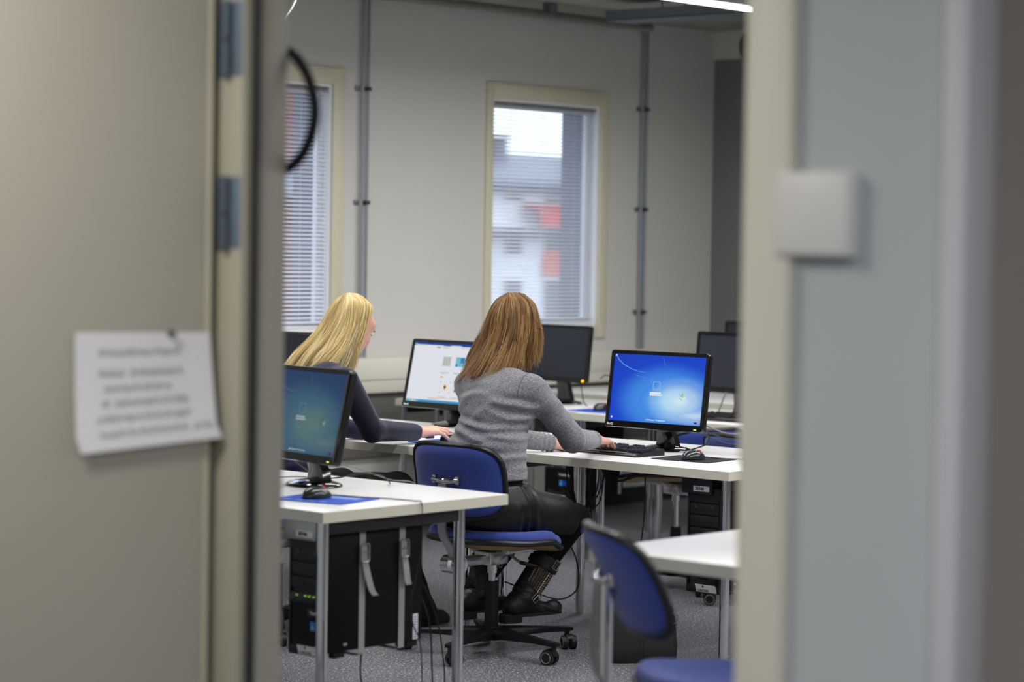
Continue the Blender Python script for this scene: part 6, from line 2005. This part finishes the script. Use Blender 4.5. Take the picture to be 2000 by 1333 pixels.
# ------------------------------------------------------------------ bag on the floor
M_BAG = mat('black_bag_leather', srgb(20, 20, 21), 0.55, bump=(150, 0.3))
bg = thing('handbag', 'black handbag with a round silver emblem on the floor behind the empty chair', 'bag', (6.99, 5.56, 0), R(-40))
o = rounded_rect(0.27, 0.14, 0.04, 5); n = len(o)
vs = []
lev = [(0.93, 0.0), (1.0, 0.012), (1.02, 0.06), (0.97, 0.14), (0.88, 0.20), (0.70, 0.222), (0.25, 0.228)]
for s, z in lev:
    vs += [(x * s, y * s * (1.0 - 0.35 * z / 0.23), z + 0.006 * math.sin(x * 20) * (z > 0.1)) for x, y in o]
fs = [(i * n + k, i * n + (k + 1) % n, (i + 1) * n + (k + 1) % n, (i + 1) * n + k) for i in range(len(lev) - 1) for k in range(n)] + [list(range(n))[::-1], [(len(lev) - 1) * n + k for k in range(n)]]
MB().add(vs, fs, True).build('body', M_BAG, bg, 60)
MB().tube([(0.0, -0.0755, 0.004), (0.0, -0.078, 0.06), (0.0, -0.069, 0.14), (0.0, -0.055, 0.20)], 0.0012, 5).build('seam', M_BLACKPL, bg)
ME = Matrix.Translation((0.112, -0.060, 0.165)) @ Matrix.Rotation(R(8), 4, 'X')
em = MB().tube([ME @ Vector((0.020 * math.cos(a), 0, 0.020 * math.sin(a))) for a in [2 * PI * k / 24 for k in range(24)]], 0.0022, 6, closed=True)
em.tube([ME @ Vector(p) for p in ((-0.010, 0, -0.012), (-0.006, 0, 0.010), (0.0, 0, -0.004), (0.006, 0, 0.010), (0.010, 0, -0.012))], 0.0018, 5)
em.build('emblem', M_STEEL, bg)
MB().tube(catmull([(-0.10, 0.0, 0.20), (-0.085, 0.0, 0.235), (0.0, 0.03, 0.225), (0.085, 0.02, 0.235), (0.10, 0.0, 0.20)], 6), 0.006, 8).build('handle', M_BAG, bg)

# ------------------------------------------------------------------ cables
Z = TH + 0.003
cable('mouse_cable', 'thin black mouse cable running over the edge of the near desk and down', [(5.335, 5.515, Z + 0.008), (5.40, 5.44, Z + 0.002), (5.45, 5.35, Z), (5.462, 5.26, Z), (5.455, 5.2195, Z - 0.003), (5.452, 5.213, 0.66), (5.455, 5.218, 0.58), (5.435, 5.224, 0.47), (5.42, 5.226, 0.42), (5.44, 5.235, 0.34), (5.475, 5.235, 0.27), (5.47, 5.22, 0.12), (5.44, 5.21, 0.004)], 0.0019)
cable('monitor_cable', 'grey cable looping behind the dim monitor on the near desk', [(5.60, 5.90, 0.80), (5.72, 5.955, 0.778), (5.75, 5.87, 0.776), (5.75, 5.787, 0.766), (5.76, 5.726, 0.752), (5.80, 5.69, 0.735), (5.872, 5.655, 0.722), (5.880, 5.645, 0.66)], 0.0020, M_GREYCABLE)
cable('monitor_cable', 'black cable looping behind the dim monitor on the near desk', [(5.62, 5.98, 0.79), (5.74, 5.985, 0.728), (5.80, 5.945, 0.7235), (5.80, 5.874, 0.742), (5.80, 5.813, 0.749), (5.81, 5.756, 0.741), (5.84, 5.72, 0.726), (5.872, 5.70, 0.722), (5.880, 5.69, 0.66)], 0.0020)
cable('keyboard_cable', 'black cable lying across the near desk in front of the monitor foot', [(5.30, 6.10, Z), (5.42, 6.06, Z), (5.56, 6.012, Z + 0.010), (5.60, 5.917, Z + 0.018), (5.60, 5.829, Z + 0.014), (5.61, 5.744, Z + 0.030), (5.63, 5.66, Z + 0.045), (5.68, 5.62, Z + 0.040), (5.74, 5.64, Z + 0.01), (5.80, 5.70, Z)], 0.0018)
cable('power_cable', 'black cable sagging onto the floor behind the strapped computer', [(5.50, 5.36, 0.50), (5.545, 5.34, 0.46), (5.58, 5.30, 0.33), (5.60, 5.30, 0.16), (5.58, 5.28, 0.03), (5.50, 5.24, 0.006), (5.40, 5.25, 0.006), (5.34, 5.30, 0.03), (5.32, 5.34, 0.16), (5.34, 5.36, 0.262)], 0.0028)
cable('network_cable', 'black cable from the strapped computer to the floor by the chair base', [(5.50, 5.33, 0.49), (5.55, 5.31, 0.46), (5.66, 5.34, 0.32), (5.74, 5.38, 0.16), (5.80, 5.42, 0.03), (5.95, 5.46, 0.005), (6.08, 5.46, 0.005)], 0.0026)
cable('plug_lead', 'beige cable bowing out behind the strapped computer', [(5.51, 5.37, 0.62), (5.55, 5.35, 0.622), (5.585, 5.34, 0.595), (5.575, 5.345, 0.54), (5.54, 5.36, 0.47), (5.511, 5.37, 0.42)], 0.003, mat('beige_cable', srgb(150, 142, 118), 0.5))
# middle desk
cable('keyboard_cable', 'black cable from the middle keyboard to the blue-picture monitor', [(7.46, 5.98, Z + 0.02), (7.50, 5.99, Z + 0.022), (7.56, 5.97, Z + 0.006), (7.62, 5.93, Z), (7.70, 5.92, Z), (7.80, 5.98, Z)], 0.0025)
cable('mouse_cable', 'black mouse cable trailing right over the blue-picture monitor\'s desk', [(7.425, 5.609, Z + 0.008), (7.50, 5.56, Z), (7.56, 5.46, Z), (7.62, 5.36, Z), (7.66, 5.27, Z)], 0.002)
cable('monitor_cable', 'dark cable hanging from the blue-picture monitor down to the desk', [(7.67, 5.83, 0.85), (7.69, 5.79, 0.80), (7.70, 5.80, 0.755), (7.68, 5.86, 0.728), (7.74, 5.90, Z)], 0.003)
for k, (dy, dz, lb) in enumerate(((0.0, 0.0, 'upper grey cable running right from behind the blue-picture monitor'), (-0.02, -0.022, 'middle grey cable running right from behind the blue-picture monitor'), (0.03, -0.04, 'lowest black cable running right from behind the blue-picture monitor'))):
    cable('monitor_cable', lb, [(7.66, 5.80, 0.835 + dz), (7.72, 5.70, 0.80 + dz), (7.80, 5.60 + dy, 0.815 + dz), (7.88, 5.52 + dy, 0.79 + dz * 0.6), (7.92, 5.45, 0.745 + 0.004 * k), (7.955, 5.36 + dy, 0.727), (7.975, 5.30 + dy, 0.70), (7.985, 5.28, 0.55)], 0.003, M_GREYCABLE if k < 1 else None)
# bundles under the middle desks
def bundle(label, base, n, seed, m=None):
    t = thing('cable_bundle', label, 'cables', base[0])
    rg = random.Random(seed)
    for k in range(n):
        pts = [Vector(p) - Vector(base[0]) + Vector((rg.uniform(-.02, .02), rg.uniform(-.02, .02), rg.uniform(-.02, .02))) for p in base]
        MB().tube(catmull(pts, 6), 0.003, 6).build('cable', m or M_CABLE, t)
    return t
bundle('tangle of black cables hanging under the middle desks beside the chrome legs', [(7.62, 6.30, 0.66), (7.60, 6.18, 0.60), (7.62, 6.05, 0.62), (7.60, 5.85, 0.64), (7.62, 5.70, 0.645), (7.60, 5.55, 0.66)], 5, 3)
bundle('loop of black cables hanging left of the chrome legs of the middle desks', [(7.60, 6.42, 0.66), (7.56, 6.38, 0.56), (7.55, 6.34, 0.47), (7.56, 6.26, 0.50), (7.60, 6.25, 0.60), (7.62, 6.28, 0.67)], 3, 5)
cable('floor_cable', 'black cable drooping to the floor between the chrome legs of the middle desks', [(7.62, 6.34, 0.60), (7.60, 6.30, 0.36), (7.58, 6.24, 0.26), (7.60, 6.16, 0.22), (7.64, 6.10, 0.27), (7.66, 6.08, 0.45), (7.66, 6.08, 0.64)], 0.003)
cable('floor_cable', 'black cable curving past the studded boot to the computer', [(7.30, 6.22, 0.42), (7.26, 6.10, 0.30), (7.20, 6.04, 0.20), (7.10, 6.04, 0.165), (7.02, 6.10, 0.19), (6.95, 6.20, 0.23)], 0.003)
# back desk
cable('monitor_cable', 'black cable arching from the orange-lit monitor to the desk', [(9.52, 7.86, 0.86), (9.50, 7.80, 0.88), (9.46, 7.68, 0.86), (9.42, 7.58, 0.80), (9.40, 7.52, 0.74), (9.38, 7.48, Z)], 0.003)
cable('monitor_cable', 'thin black cable dropping from the back of the orange-lit monitor', [(9.50, 7.98, 0.86), (9.47, 7.94, 0.80), (9.44, 7.90, 0.74), (9.42, 7.86, Z)], 0.003)
for k, lb in enumerate(('left of two grey cables hanging below the dark grey monitor', 'right of two grey cables hanging below the dark grey monitor')):
    cable('monitor_cable', lb, [(9.46, 6.96 - 0.13 * k, 0.86), (9.38, 6.95 - 0.13 * k, 0.85), (9.36, 6.97 - 0.12 * k, 0.78), (9.37, 7.0 - 0.15 * k, Z)], 0.0035, M_GREYCABLE)
cable('floor_cable', 'black cable hanging in a loop under the back desk', [(9.25, 8.0, 0.62), (9.22, 7.95, 0.40), (9.22, 7.85, 0.25), (9.22, 7.72, 0.28), (9.25, 7.66, 0.5), (9.28, 7.64, 0.66)], 0.0035)
cable('hanging_cord', 'white cord hanging in a curve from the ceiling beside the door frame', [(7.0, 7.38, 2.868), (7.0, 7.41, 2.68), (7.0, 7.465, 2.557), (7.0, 7.517, 2.493), (7.0, 7.60, 2.44), (7.0, 7.72, 2.43), (7.0, 7.84, 2.52), (7.0, 7.90, 2.868)], 0.004, mat('white_cord', srgb(236, 236, 232), 0.4))
